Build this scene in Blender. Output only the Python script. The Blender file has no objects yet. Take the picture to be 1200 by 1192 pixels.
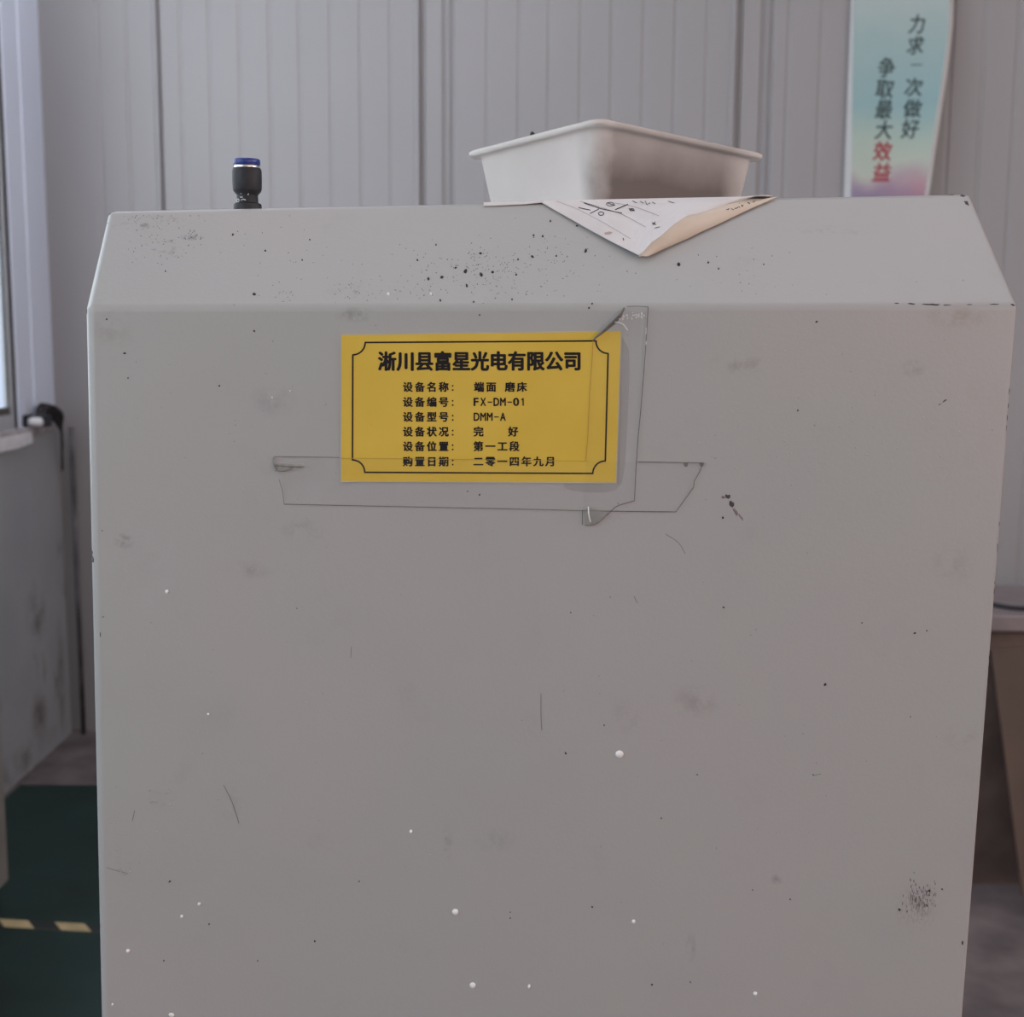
import bpy, bmesh, math, random
from mathutils import Vector, Matrix
from mathutils.bvhtree import BVHTree
R = math.radians
C = bpy.context.scene.collection
SC = bpy.context.scene
random.seed(7)

# ------------------------------------------------------------------ camera, sky, exposure
F = 1500.0
CAM = Vector((0, 0, 1.5))
ROT = Matrix.Rotation(R(90 - 7.93), 3, 'X') @ Matrix.Rotation(R(0.366), 3, 'Z')
cd = bpy.data.cameras.new('camera')
cd.sensor_fit = 'HORIZONTAL'; cd.sensor_width = 36; cd.lens = 36 * F / 1200
cd.clip_start = 0.05
cd.dof.use_dof = True; cd.dof.focus_distance = 0.70; cd.dof.aperture_fstop = 15
cam = bpy.data.objects.new('camera', cd); C.objects.link(cam)
M4 = ROT.to_4x4(); M4.translation = CAM
cam.matrix_world = M4
SC.camera = cam
SC.view_settings.view_transform = 'Standard'
SC.view_settings.look = 'None'
SC.view_settings.gamma = 1
SC.view_settings.use_curve_mapping = False
SC.view_settings.exposure = -0.13
SC.cycles.transparent_max_bounces = 32


def lin(r, g, b):
    f = lambda c: (c / 255 / 12.92) if c <= 10 else ((c / 255 + 0.055) / 1.055) ** 2.4
    return (f(r), f(g), f(b), 1)


W = bpy.data.worlds.new('daylight'); SC.world = W; W.use_nodes = True
nt = W.node_tree; nt.nodes.clear()
wo = nt.nodes.new('ShaderNodeOutputWorld'); bg = nt.nodes.new('ShaderNodeBackground')
nt.links.new(bg.outputs[0], wo.inputs[0])
bg.inputs[0].default_value = (0.92, 0.96, 1.0, 1)
bg.inputs[1].default_value = 0.28


def area(name, loc, target, sx, sy, power, col):
    l = bpy.data.lights.new(name, 'AREA'); l.shape = 'RECTANGLE'; l.size = sx; l.size_y = sy
    l.energy = power; l.color = col
    o = bpy.data.objects.new(name, l); C.objects.link(o); o.location = loc
    o.rotation_euler = (Vector(target) - Vector(loc)).to_track_quat('-Z', 'Y').to_euler()
    return o


# daylight at the left windows; fill lamps at rear openings added out of view
area('daylight_left', (-2.35, 0.55, 2.25), (0.6, 0.75, 1.5), 7.3, 2.2, 178, (0.84, 0.90, 1.0))
area('fill_rear_left', (-0.6, -4.3, 2.4), (-0.2, 0.7, 1.2), 2.4, 2.2, 13, (0.75, 0.95, 0.95))
area('fill_rear_right', (3.3, -4.3, 2.4), (0.3, 0.7, 1.3), 2.8, 2.2, 102, (1.0, 0.64, 0.52))
area('fill_right', (4.9, 1.0, 2.7), (0.0, 1.6, 1.7), 5.0, 1.8, 165, (1.0, 0.93, 0.91))  # fill lamp added in front of the solid right wall
area('fill_overhead', (0.4, 1.5, 4.15), (0.4, 1.6, 0), 3.0, 3.0, 25, (0.95, 0.95, 1.0))  # overhead fill lamp added to brighten the sloped top
area('fill_corner', (-1.1, 3.55, 4.15), (-1.5, 4.5, 1.9), 1.0, 1.0, 46, (0.86, 0.92, 1.0))  # lamp added to brighten the dark left corner of the back wall
sun = bpy.data.lights.new('sun', 'SUN'); sun.energy = 4.5; sun.angle = R(1); sun.color = (1.0, 0.95, 0.86)
so = bpy.data.objects.new('sun', sun); C.objects.link(so)
so.rotation_euler = Vector((-0.75, 0.15, -0.62)).to_track_quat('-Z', 'Y').to_euler()


# ------------------------------------------------------------------ helpers
def ray(px, py):
    return (ROT @ Vector(((px - 600) / F, -(py - 596) / F, -1))).normalized()


def on(px, py, p0, n, off=0.0):
    p0 = Vector(p0) + Vector(n) * off
    d = ray(px, py)
    return CAM + d * ((p0 - CAM).dot(n) / d.dot(n))


def at(px, py, Y):
    return on(px, py, Vector((0, Y, 0)), Vector((0, 1, 0)))


def obj(name, bm, mat, parent=None, smooth=False):
    if isinstance(bm, bmesh.types.BMesh):
        me = bpy.data.meshes.new(name); bm.to_mesh(me); bm.free()
    else:
        me = bm; me.name = name
    if smooth:
        for p in me.polygons: p.use_smooth = True
    if mat: me.materials.append(mat)
    o = bpy.data.objects.new(name, me); C.objects.link(o)
    if parent:
        o.parent = parent
        o.matrix_parent_inverse = Matrix.Translation(parent.location).inverted() if parent.type == 'EMPTY' else Matrix()
    return o


def thing(name, label, cat, loc=(0, 0, 0), group=None):
    o = bpy.data.objects.new(name, None); C.objects.link(o); o.location = loc
    o.empty_display_size = 0.05
    return tag(o, label, cat, group)


def tag(o, label, cat, group=None):
    o['label'] = label; o['category'] = cat
    if group: o['group'] = group
    return o


def struct(name, bm, mat, label=None):
    o = obj(name, bm, mat); o['kind'] = 'structure'
    if label: o['label'] = label
    return o


def add_box(bm, x0, x1, y0, y1, z0, z1):
    v = [bm.verts.new((x, y, z)) for z in (z0, z1) for y in (y0, y1) for x in (x0, x1)]
    for f in ((0, 2, 3, 1), (4, 5, 7, 6), (0, 1, 5, 4), (2, 6, 7, 3), (0, 4, 6, 2), (1, 3, 7, 5)):
        bm.faces.new([v[i] for i in f])


def box(x0, x1, y0, y1, z0, z1, bev=0):
    bm = bmesh.new(); add_box(bm, x0, x1, y0, y1, z0, z1)
    if bev: bmesh.ops.bevel(bm, geom=bm.edges[:], offset=bev, segments=2, affect='EDGES', profile=0.5)
    return bm


def add_slab(bm, pts, n, t):
    """a flat outline given thickness t along -n"""
    n = Vector(n)
    a = [bm.verts.new(p) for p in pts]; b = [bm.verts.new(Vector(p) - n * t) for p in pts]
    k = len(pts)
    bm.faces.new(a); bm.faces.new(b[::-1])
    for i in range(k): bm.faces.new((a[i], b[i], b[(i + 1) % k], a[(i + 1) % k]))


def slab(pts, n, t):
    bm = bmesh.new(); add_slab(bm, pts, n, t)
    bmesh.ops.recalc_face_normals(bm, faces=bm.faces[:])
    return bm


def add_tube(bm, pts, r, seg=8):
    pts = [Vector(p) for p in pts]; rings = []
    for i, p in enumerate(pts):
        d = (pts[min(i + 1, len(pts) - 1)] - pts[max(i - 1, 0)]).normalized()
        u = d.cross(Vector((0.13, 0.31, 0.94)))
        if u.length < 1e-3: u = d.cross(Vector((1, 0, 0)))
        u.normalize(); w = d.cross(u)
        rr = r[i] if isinstance(r, (list, tuple)) else r
        rings.append([bm.verts.new(p + (u * math.cos(2 * math.pi * k / seg) + w * math.sin(2 * math.pi * k / seg)) * rr) for k in range(seg)])
    for a, b in zip(rings, rings[1:]):
        for k in range(seg): bm.faces.new((a[k], a[(k + 1) % seg], b[(k + 1) % seg], b[k]))
    bm.faces.new(rings[0][::-1]); bm.faces.new(rings[-1])


def smooth_path(pts, n=6):
    pts = [Vector(p) for p in pts]; out = []
    for i in range(len(pts) - 1):
        p0, p1, p2, p3 = pts[max(i - 1, 0)], pts[i], pts[i + 1], pts[min(i + 2, len(pts) - 1)]
        for k in range(n):
            t = k / n
            out.append(0.5 * (2 * p1 + (p2 - p0) * t + (2 * p0 - 5 * p1 + 4 * p2 - p3) * t * t + (3 * p1 - p0 - 3 * p2 + p3) * t ** 3))
    return out + [pts[-1]]


def add_lathe(bm, prof, c, seg=40):
    rings = []
    for r, z in prof:
        rings.append([bm.verts.new((c[0] + r * math.cos(2 * math.pi * k / seg), c[1] + r * math.sin(2 * math.pi * k / seg), c[2] + z)) for k in range(seg)])
    for a, b in zip(rings, rings[1:]):
        for k in range(seg): bm.faces.new((a[k], a[(k + 1) % seg], b[(k + 1) % seg], b[k]))
    bm.faces.new(rings[0][::-1]); bm.faces.new(rings[-1])


def add_ribbon(bm, mapf, pxs, w, off):
    """printed or drawn line of width w px that follows a px polyline on a surface"""
    P = [Vector((x, y, 0)) for x, y in pxs]
    L, Rr = [], []
    for i, p in enumerate(P):
        d = (P[min(i + 1, len(P) - 1)] - P[max(i - 1, 0)])
        d.normalize(); n = Vector((-d.y, d.x, 0)) * w / 2
        L.append(bm.verts.new(mapf(p.x + n.x, p.y + n.y, off))); Rr.append(bm.verts.new(mapf(p.x - n.x, p.y - n.y, off)))
    for i in range(len(P) - 1): bm.faces.new((L[i], Rr[i], Rr[i + 1], L[i + 1]))


# ------------------------------------------------------------------ materials
class NT:
    def __init__(s, name):
        s.m = bpy.data.materials.new(name); s.m.use_nodes = True
        s.t = s.m.node_tree; s.b = s.t.nodes['Principled BSDF']
        s.out = s.t.nodes['Material Output']
        s._tc = None

    def n(s, kind, **kw):
        x = s.t.nodes.new('ShaderNode' + kind)
        for k, v in kw.items(): setattr(x, k, v)
        return x

    def l(s, a, b): s.t.links.new(a, b)

    def co(s):
        if not s._tc: s._tc = s.n('TexCoord')
        return s._tc.outputs['Object']

    def noise(s, scale, detail=3, rough=0.5, stretch=None):
        x = s.n('TexNoise'); x.inputs['Scale'].default_value = scale
        x.inputs['Detail'].default_value = detail; x.inputs['Roughness'].default_value = rough
        v = s.co()
        if stretch:
            mp = s.n('Mapping'); mp.inputs['Scale'].default_value = stretch; s.l(v, mp.inputs[0]); v = mp.outputs[0]
        s.l(v, x.inputs['Vector'])
        return x.outputs['Fac']

    def ramp(s, fac, stops):
        x = s.n('ValToRGB'); cr = x.color_ramp
        cr.elements[0].position, cr.elements[0].color = stops[0]
        cr.elements[1].position, cr.elements[1].color = stops[-1]
        for p, c in stops[1:-1]:
            e = cr.elements.new(p); e.color = c
        s.l(fac, x.inputs[0])
        return x.outputs[0]

    def mr(s, v, a, b, c=0.0, d=1.0):
        x = s.n('MapRange'); x.inputs[1].default_value = a; x.inputs[2].default_value = b
        x.inputs[3].default_value = c; x.inputs[4].default_value = d; s.l(v, x.inputs[0])
        return x.outputs[0]

    def math(s, op, a, b):
        x = s.n('Math', operation=op)
        for i, v in enumerate((a, b)):
            if isinstance(v, (int, float)): x.inputs[i].default_value = v
            else: s.l(v, x.inputs[i])
        return x.outputs[0]

    def mix(s, fac, a, b):
        x = s.n('Mix', data_type='RGBA')
        for sock, v in ((x.inputs[0], fac), (x.inputs[6], a), (x.inputs[7], b)):
            if isinstance(v, (int, float)): sock.default_value = v
            elif isinstance(v, tuple): sock.default_value = v
            else: s.l(v, sock)
        return x.outputs[2]

    def bump(s, h, strength, dist=0.001, prev=None):
        x = s.n('Bump'); x.inputs['Strength'].default_value = strength; x.inputs['Distance'].default_value = dist
        s.l(h, x.inputs['Height'])
        if prev: s.l(prev, x.inputs['Normal'])
        return x.outputs[0]


def simple(name, col, rough=0.6, metal=0.0, var=0.12, scale=20, bump=0.0, bscale=200, spec=0.5):
    t = NT(name)
    c2 = tuple(v * (1 - var) for v in col[:3]) + (1,)
    c1 = tuple(min(1, v * (1 + var)) for v in col[:3]) + (1,)
    t.l(t.ramp(t.noise(scale), [(0.3, c2), (0.7, c1)]), t.b.inputs['Base Color'])
    t.b.inputs['Roughness'].default_value = rough; t.b.inputs['Metallic'].default_value = metal
    t.b.inputs['Specular IOR Level'].default_value = spec
    if bump: t.l(t.bump(t.noise(bscale), bump), t.b.inputs['Normal'])
    return t.m


M_BLACK = simple('black_plastic', (0.010, 0.011, 0.016, 1), 0.6, var=0.3, scale=300)
M_BLUE = simple('blue_plastic', (0.012, 0.035, 0.22, 1), 0.35, var=0.1)
M_CHROME = simple('bright_metal', (0.75, 0.74, 0.72, 1), 0.25, 1.0, var=0.05)
M_INK = simple('black_print', (0.012, 0.010, 0.012, 1), 0.6, var=0.0, spec=0.2)
M_WHITEPRINT = simple('white_print', (0.55, 0.55, 0.55, 1), 0.6, var=0.2, scale=800)
M_SPECK = simple('dark_grit', (0.02, 0.019, 0.02, 1), 0.8, var=0.3, scale=500)
M_DROP = simple('white_paint_drops', (0.80, 0.80, 0.80, 1), 0.45, var=0.02)
M_BARE = simple('bare_dark_metal', (0.055, 0.047, 0.043, 1), 0.6, 0.2, var=0.5, scale=400)
M_FRAME = simple('window_frame_grey', (0.42, 0.43, 0.45, 1), 0.45, 0.2, var=0.05)
M_GASKET = simple('dark_gasket', (0.03, 0.03, 0.035, 1), 0.7)
M_SILL = simple('sill_cement', (0.33, 0.30, 0.31, 1), 0.85, var=0.25, scale=18, bump=0.3, bscale=60)
M_PLASTERWHITE = simple('white_plaster', (0.66, 0.65, 0.68, 1), 0.8, var=0.12, scale=30)
M_CONC = simple('concrete', (0.13, 0.105, 0.105, 1), 0.85, var=0.35, scale=7, bump=0.3, bscale=40)
M_GREEN = simple('green_floor_paint', (0.005, 0.024, 0.020, 1), 0.5, var=0.35, scale=4)
M_YELLOWTAPE = simple('yellow_tape', (0.52, 0.40, 0.22, 1), 0.6, var=0.2, scale=15)
M_BROWN = simple('brown_board', (0.15, 0.105, 0.09, 1), 0.6, var=0.25, scale=9)
M_PLY = simple('plywood', (0.078, 0.048, 0.035, 1), 0.65, var=0.2, scale=6)
M_MAUVE = simple('pale_laminate', (0.20, 0.165, 0.170, 1), 0.5, var=0.15, scale=10)
M_CAB = simple('beige_cabinet', (0.24, 0.215, 0.20, 1), 0.5, var=0.1, scale=5)
M_CREAM = simple('cream_render', (0.80, 0.70, 0.52, 1), 0.9, var=0.1, scale=1)
M_LEAF = simple('leaves', (0.30, 0.42, 0.16, 1), 0.8, var=0.5, scale=6)
M_YARD = simple('yard_ground', (0.50, 0.47, 0.40, 1), 0.9, var=0.2, scale=1)

# ------------------------------------------------------------------ frames of the place
YAW = R(-1.0)
FP0 = Vector((0.0135, 0.695, 1.4)); FN = Vector((math.sin(YAW), -math.cos(YAW), 0))     # machine front, facing the viewer
FU = Vector((math.cos(YAW), math.sin(YAW), 0))


def front(px, py, off=0.0): return on(px, py, FP0, FN, off)


# machine outline
bl, br = front(99, 360), front(1193, 357.5)
tl, tr = on(124, 247.5, FP0, FN, -0.062), on(1137, 227.5, FP0, FN, -0.068)
fl, fr = front(117, 1192), front(1129, 1192)
fl = bl + (fl - bl) * (bl.z / (bl.z - fl.z)); fr = br + (fr - br) * (br.z / (br.z - fr.z))
BK = -FN * 0.47
SN = (br - bl).cross((tl + tr) / 2 - (bl + br) / 2).normalized()
if SN.y > 0: SN = -SN


def slope(px, py, off=0.0): return on(px, py, (bl + br) / 2, SN, off)


tl, tr = slope(124, 247.5), slope(1137, 227.5)


# back wall, its right end nearer
WY = R(-9)
WU = Vector((math.cos(WY), math.sin(WY), 0)); WN = Vector((math.sin(WY), -math.cos(WY), 0))
XL = -1.64                                                            # left wall plane
WP0 = Vector((XL, 4.66, 0))


def wall(px, py, off=0.0): return on(px, py, WP0, WN, off)
def wu(px, py=120): return (wall(px, py) - WP0).dot(WU)


# ------------------------------------------------------------------ structure: floor, walls, window
struct('floor', box(-1.9, 5.5, -4.0, 5.2, -0.10, 0.0), M_CONC)
g0 = at(60, 925, 4.05)
p1 = Vector((XL + 0.06, 4.16, 0)); gx = 0.55
struct('floor_paint', slab([Vector((XL + 0.02, -3.5, 0.003)), Vector((gx, -3.5, 0.003)), Vector((gx, 4.06, 0.003)), Vector((XL + 0.02, 4.06, 0.003))], (0, 0, 1), 0.0029), M_GREEN)

# --- ribbed steel wall
t = NT('pale_steel_panels')
t.l(t.mix(t.mr(t.noise(0.9, 2), 0.35, 0.65), (0.298, 0.289, 0.296, 1), (0.318, 0.308, 0.312, 1)), t.b.inputs['Base Color'])
t.b.inputs['Roughness'].default_value = 0.42; t.b.inputs['Specular IOR Level'].default_value = 0.35
t.l(t.bump(t.noise(2.5, 2, 0.5, (1, 1, 0.25)), 0.25, 0.02), t.b.inputs['Normal'])
M_STEEL = t.m
t = NT('white_steel_cladding')
t.l(t.mix(t.mr(t.noise(1.5, 2), 0.35, 0.65), (0.66, 0.72, 0.86, 1), (0.70, 0.76, 0.89, 1)), t.b.inputs['Base Color'])
t.b.inputs['Roughness'].default_value = 0.28
M_CLAD = t.m


def groove(u, w=0.015, d=0.0030): return [(u - w / 2, 0), (u - w / 4, -d), (u + w / 4, -d), (u + w / 2, 0)]
def joint(u): return [(u - 0.020, 0.0), (u - 0.016, 0.007), (u - 0.002, 0.007), (u, -0.012), (u + 0.016, -0.012), (u + 0.020, -0.003), (u + 0.075, -0.003), (u + 0.082, -0.011), (u + 0.094, -0.011), (u + 0.101, -0.002), (u + 0.108, -0.009), (u + 0.114, -0.009), (u + 0.121, 0)]


prof = [(-0.05, 0)]
for x in (117, 150): prof += groove(wu(x))
u = wu(187); prof += [(u - 0.022, 0), (u - 0.014, 0.006), (u - 0.003, 0.006), (u, -0.014), (u + 0.006, -0.014), (u + 0.012, 0)]
for x in (213, 247, 282, 317, 352, 388, 423, 458): prof += groove(wu(x))
prof += joint(wu(492))
for x in (571, 608, 643, 680, 716, 753, 790, 827): prof += groove(wu(x))
prof += joint(wu(861))
x = 920
us = [wu(x) for x in (922, 960, 998, 1036, 1074, 1112, 1150, 1189, 1228)]
for u in us: prof += groove(u)
st = 0.95
u0 = wu(1255)
for k in range(3):
    prof += joint(u0 + k * st)
    for j in range(8): prof += groove(u0 + k * st + 0.20 + j * 0.09)
prof += [(5.2, 0)]
bm = bmesh.new(); cols = []
for u, d in prof:
    p = WP0 + WU * u + WN * d
    cols.append((bm.verts.new((p.x, p.y, 0.0)), bm.verts.new((p.x, p.y, 4.2))))
for a, b in zip(cols, cols[1:]): bm.faces.new((a[0], b[0], b[1], a[1]))
q0, q1 = WP0 + WU * -0.05 - WN * 0.05, WP0 + WU * 5.2 - WN * 0.05
v = [bm.verts.new((q0.x, q0.y, 0)), bm.verts.new((q1.x, q1.y, 0)), bm.verts.new((q1.x, q1.y, 4.2)), bm.verts.new((q0.x, q0.y, 4.2))]
bm.faces.new(v[::-1])
bm.faces.new((cols[-1][0], v[1], v[2], cols[-1][1])); bm.faces.new((cols[0][0], cols[0][1], v[3], v[0]))
struct('wall_back', bm, M_STEEL)

M_HALL = simple('pale_hall_panels', (0.52, 0.52, 0.54, 1), 0.6, var=0.05, scale=2)
struct('ceiling', box(-1.95, 5.6, -4.1, 5.6, 4.2, 4.3), M_HALL)
struct('wall_right', box(5.0, 5.1, -4.1, 4.0, 0, 4.19), M_HALL)
bm = bmesh.new()
add_box(bm, -1.9, 5.0, -4.1, -4.0, 0, 1.2); add_box(bm, -1.9, 5.0, -4.1, -4.0, 3.5, 4.19)
for a_, b_ in ((-1.9, -1.75), (0.65, 1.55), (4.45, 5.0)): add_box(bm, a_, b_, -4.1, -4.0, 1.2, 3.5)
struct('wall_rear', bm, M_HALL)

# --- left wall: low plastered wall, sill, steel strip, windows
t = NT('grey_plaster')
base = t.mix(t.mr(t.noise(3.5, 4), 0.35, 0.7), (0.275, 0.285, 0.30, 1), (0.315, 0.32, 0.335, 1))
st_m = t.mr(t.noise(9, 5, 0.6, (1, 1, 0.5)), 0.60, 0.72)
base = t.mix(t.math('MULTIPLY', st_m, 0.75), base, (0.13, 0.115, 0.11, 1))
for px_, py_, ry_, rz_, k_ in ((42, 722, 0.11, 0.12, 0.9), (46, 838, 0.09, 0.10, 0.8), (72, 800, 0.05, 0.30, 0.5), (10, 905, 0.5, 0.06, 0.6)):
    vm = t.n('VectorMath', operation='SUBTRACT'); t.l(t.co(), vm.inputs[0]); vm.inputs[1].default_value = on(px_, py_, (XL, 0, 0), (1, 0, 0))
    v2 = t.n('VectorMath', operation='MULTIPLY'); t.l(vm.outputs[0], v2.inputs[0]); v2.inputs[1].default_value = (0, 1 / ry_, 1 / rz_)
    ln = t.n('VectorMath', operation='LENGTH'); t.l(v2.outputs[0], ln.inputs[0])
    base = t.mix(t.math('MULTIPLY', t.math('MULTIPLY', t.mr(ln.outputs['Value'], 1.0, 0.3), t.mr(t.noise(9, 4, 0.6), 0.36, 0.60)), k_), base, (0.10, 0.08, 0.075, 1))
t.l(base, t.b.inputs['Base Color']); t.b.inputs['Roughness'].default_value = 0.85
t.l(t.bump(t.noise(40, 4), 0.3, 0.004), t.b.inputs['Normal'])
M_PLASTER = t.m
ZS = 1.135
bm = bmesh.new(); add_box(bm, XL - 0.22, XL, -3.8, 4.62, 0, ZS)
struct('wall_left', bm, M_PLASTER)
struct('trim_1', box(XL - 0.24, XL + 0.012, -3.8, 4.55, ZS, ZS + 0.028, 0.006), M_SILL)
bm = bmesh.new(); rr = random.Random(3)
up, lo = [], []
for k in range(28):
    y = 1.0 + k * (3.32 / 27)
    up.append(Vector((XL + 0.0165, y, ZS + 0.018 - 0.004 * rr.random()))); lo.append(Vector((XL + 0.0165, y, ZS - 0.020 - 0.010 * rr.random())))
add_slab(bm, up + lo[::-1], (1, 0, 0), 0.0155)
bmesh.ops.recalc_face_normals(bm, faces=bm.faces[:])
struct('trim_2', bm, M_PLASTERWHITE)
# steel strip between window and corner, with the flashing in the corner
WIN1, WIN0, ZT = 4.282, 0.9, 2.95
bm = bmesh.new()
prof = [(WIN1, 0), (4.32, 0), (4.325, -0.004), (4.335, -0.004), (4.34, 0), (4.47, 0), (4.474, 0.004), (4.70, 0.004)]
cs = [(bm.verts.new((XL - 0.03 + d, y, ZS + 0.02)), bm.verts.new((XL - 0.03 + d, y, 4.2))) for y, d in prof]
for a, b in zip(cs, cs[1:]): bm.faces.new((a[0], a[1], b[1], b[0]))
bb = [(bm.verts.new((XL - 0.10, y, ZS + 0.02)), bm.verts.new((XL - 0.10, y, 4.2))) for y in (WIN1, 4.70)]
bm.faces.new((bb[0][0], bb[1][0], bb[1][1], bb[0][1])); bm.faces.new((cs[0][0], bb[0][0], bb[0][1], cs[0][1]))
add_box(bm, XL - 0.10, XL - 0.03, -3.8, WIN1, ZT, 4.2)
add_box(bm, XL - 0.10, XL - 0.03, 0.55, WIN0, ZS + 0.02, ZT)
add_box(bm, XL - 0.10, XL - 0.03, -3.8, -3.0, ZS + 0.02, ZT)
struct('wall_left_cladding', bm, M_CLAD)

t = NT('window_glass')
tr_ = t.n('BsdfTransparent'); gl = t.n('BsdfGlossy'); gl.inputs['Roughness'].default_value = 0.02
mx = t.n('MixShader'); mx.inputs[0].default_value = 0.06
tr_.inputs[0].default_value = (0.97, 0.985, 0.98, 1)
t.l(tr_.outputs[0], mx.inputs[1]); t.l(gl.outputs[0], mx.inputs[2]); t.l(mx.outputs[0], t.out.inputs[0])
M_GLASS = t.m


def window(name, y0, y1):
    bm = bmesh.new(); z0, z1 = ZS + 0.028, ZT
    x0, x1 = XL - 0.046, XL - 0.022
    add_box(bm, x0, x1, y1 - 0.034, y1, z0, z1); add_box(bm, x0, x1, y0, y0 + 0.034, z0, z1)
    add_box(bm, x0, x1, y0 + 0.034, y1 - 0.034, z0, z0 + 0.05); add_box(bm, x0, x1, y0 + 0.034, y1 - 0.034, z1 - 0.05, z1)
    m = (y0 + y1) / 2
    add_box(bm, x0, x1, m - 0.03, m + 0.03, z0 + 0.05, z1 - 0.05)
    w = struct(name, bm, M_FRAME)
    g = bmesh.new()
    add_box(g, XL - 0.036, XL - 0.032, y0 + 0.034, m - 0.03, z0 + 0.05, z1 - 0.05); add_box(g, XL - 0.036, XL - 0.032, m + 0.03, y1 - 0.034, z0 + 0.05, z1 - 0.05)
    obj('pane', g, M_GLASS, w)
    s = bmesh.new()
    for y in (y0 + 0.034, y1 - 0.040): add_box(s, XL - 0.0315, XL - 0.027, y, y + 0.006, z0 + 0.05, z1 - 0.05)
    add_box(s, XL - 0.0215, XL - 0.018, y1 - 0.010, y1 + 0.004, z0, z1)
    obj('gasket', s, M_GASKET, w)
    b = bmesh.new(); add_box(b, XL - 0.031, XL - 0.024, y0 + 0.06, y1 - 0.046, z0 + 0.0505, z0 + 0.075)
    obj('sash_rail', b, simple('dark_sash', (0.09, 0.08, 0.075, 1), 0.6), w)
    return w


window('window_1', WIN0, WIN1)
window('window_2', -3.0, 0.55)

# unseen panels added behind the fill lamps on the solid right wall and ceiling
M_PANEL = simple('added_panel', (0.75, 0.76, 0.78, 1), 0.5, var=0.03)
struct('added_panel_right', box(4.93, 4.999, -1.5, 3.5, 1.8, 3.6), M_PANEL)
struct('added_panel_roof', box(-1.1, 1.9, 0.0, 3.0, 4.165, 4.199), M_PANEL)
struct('added_panel_corner', box(-1.6, -0.6, 3.05, 4.05, 4.165, 4.199), M_PANEL)

# --- outside the window
struct('outside_ground', box(-20, -1.95, -12, 32, -0.3, -0.2), M_YARD)
yb = thing('neighbouring_building', 'cream rendered building seen through the window at the left edge', 'building', (-9, 24, -0.2))
obj('wall', box(-14, -7.2, 22, 28, -0.199, 4.5), M_CREAM, yb)
obj('roof', box(-14.3, -6.9, 21.7, 28.3, 4.5, 4.8), M_YARD, yb)
bm = bmesh.new(); rr = random.Random(5)
for k in range(420):
    c = Vector((-5.6 + rr.gauss(0, 0.55), 13.5 + rr.gauss(0, 0.6), 0.9 + rr.uniform(-1.0, 0.9)))
    a = Vector((rr.gauss(0, 1), rr.gauss(0, 1), rr.gauss(0, 1))).normalized() * 0.16; b = a.cross(Vector((rr.gauss(0, 1), rr.gauss(0, 1), 1))).normalized() * 0.08
    vs = [bm.verts.new(c + a), bm.verts.new(c + b), bm.verts.new(c - a), bm.verts.new(c - b)]
    bm.faces.new(vs)
hs = thing('garden_shrub', 'light green shrub outdoors beyond the window at the left edge', 'shrub', (-5.6, 13.5, -0.2))
obj('foliage', bm, M_LEAF, hs)
bm = bmesh.new()
for k in range(5): add_tube(bm, [(-5.6 + 0.05 * k, 13.5, -0.2), (-5.7 + 0.15 * k, 13.5 + 0.1 * (k - 2), 0.7), (-5.9 + 0.3 * k, 13.5 + 0.2 * (k - 2), 1.4)], [0.03, 0.022, 0.01], 6)
obj('stem', bm, M_BROWN, hs)

# ------------------------------------------------------------------ the machine housing
t = NT('grey_machine_paint')
big = t.mix(t.mr(t.noise(5.5, 2, 0.45), 0.36, 0.64), (0.385, 0.372, 0.372, 1), (0.365, 0.372, 0.366, 1))
big = t.mix(t.mr(t.noise(9, 4, 0.6), 0.55, 0.80, 0, 0.30), big, (0.345, 0.325, 0.335, 1))
big = t.mix(t.mr(t.noise(26, 5, 0.65), 0.60, 0.85, 0, 0.30), big, (0.27, 0.265, 0.265, 1))


def smudge(px, py, rx, ry, s, col, mapf=front, th=0.42, nscale=120, stretch=None):
    global big
    c = mapf(px, py); sx = rx / F * 0.70; sz = ry / F * 0.70
    vm = t.n('VectorMath', operation='SUBTRACT'); t.l(t.co(), vm.inputs[0]); vm.inputs[1].default_value = c
    v2 = t.n('VectorMath', operation='MULTIPLY'); t.l(vm.outputs[0], v2.inputs[0]); v2.inputs[1].default_value = (1 / sx, 1 / sz, 1 / sz)
    ln = t.n('VectorMath', operation='LENGTH'); t.l(v2.outputs[0], ln.inputs[0])
    g = t.mr(ln.outputs['Value'], 1.0, 0.15)
    nz = t.mr(t.noise(nscale, 5, 0.7, stretch), th, th + 0.18)
    big = t.mix(t.math('MULTIPLY', t.math('MULTIPLY', g, nz), s), big, col)


DK = (0.10, 0.092, 0.10, 1); BR = (0.16, 0.12, 0.10, 1)
smudge(175, 262, 52, 20, 0.75, DK, slope, 0.50, 160)
smudge(188, 288, 26, 18, 0.85, DK, slope, 0.52, 260)
smudge(223, 278, 14, 8, 1.0, DK, slope, 0.45, 200)
smudge(208, 296, 14, 10, 0.8, DK, slope, 0.52, 300)
smudge(555, 316, 110, 40, 0.55, DK, slope, 0.60, 420)
smudge(410, 340, 40, 24, 0.65, DK, slope, 0.57, 300)
smudge(640, 285, 40, 24, 0.5, DK, slope, 0.60, 420)
smudge(890, 330, 22, 14, 0.5, DK, slope, 0.57, 300)
smudge(975, 270, 60, 14, 0.25, DK, slope, 0.5, 200)
smudge(418, 369, 28, 10, 0.5, DK, front, 0.40, 90)
smudge(130, 385, 30, 40, 0.20, BR, front, 0.45, 100)
smudge(145, 634, 14, 11, 0.55, DK, front, 0.40, 240)
smudge(355, 622, 30, 16, 0.30, DK, front, 0.42, 90)
smudge(290, 668, 40, 14, 0.22, DK, front, 0.42, 60)
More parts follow.
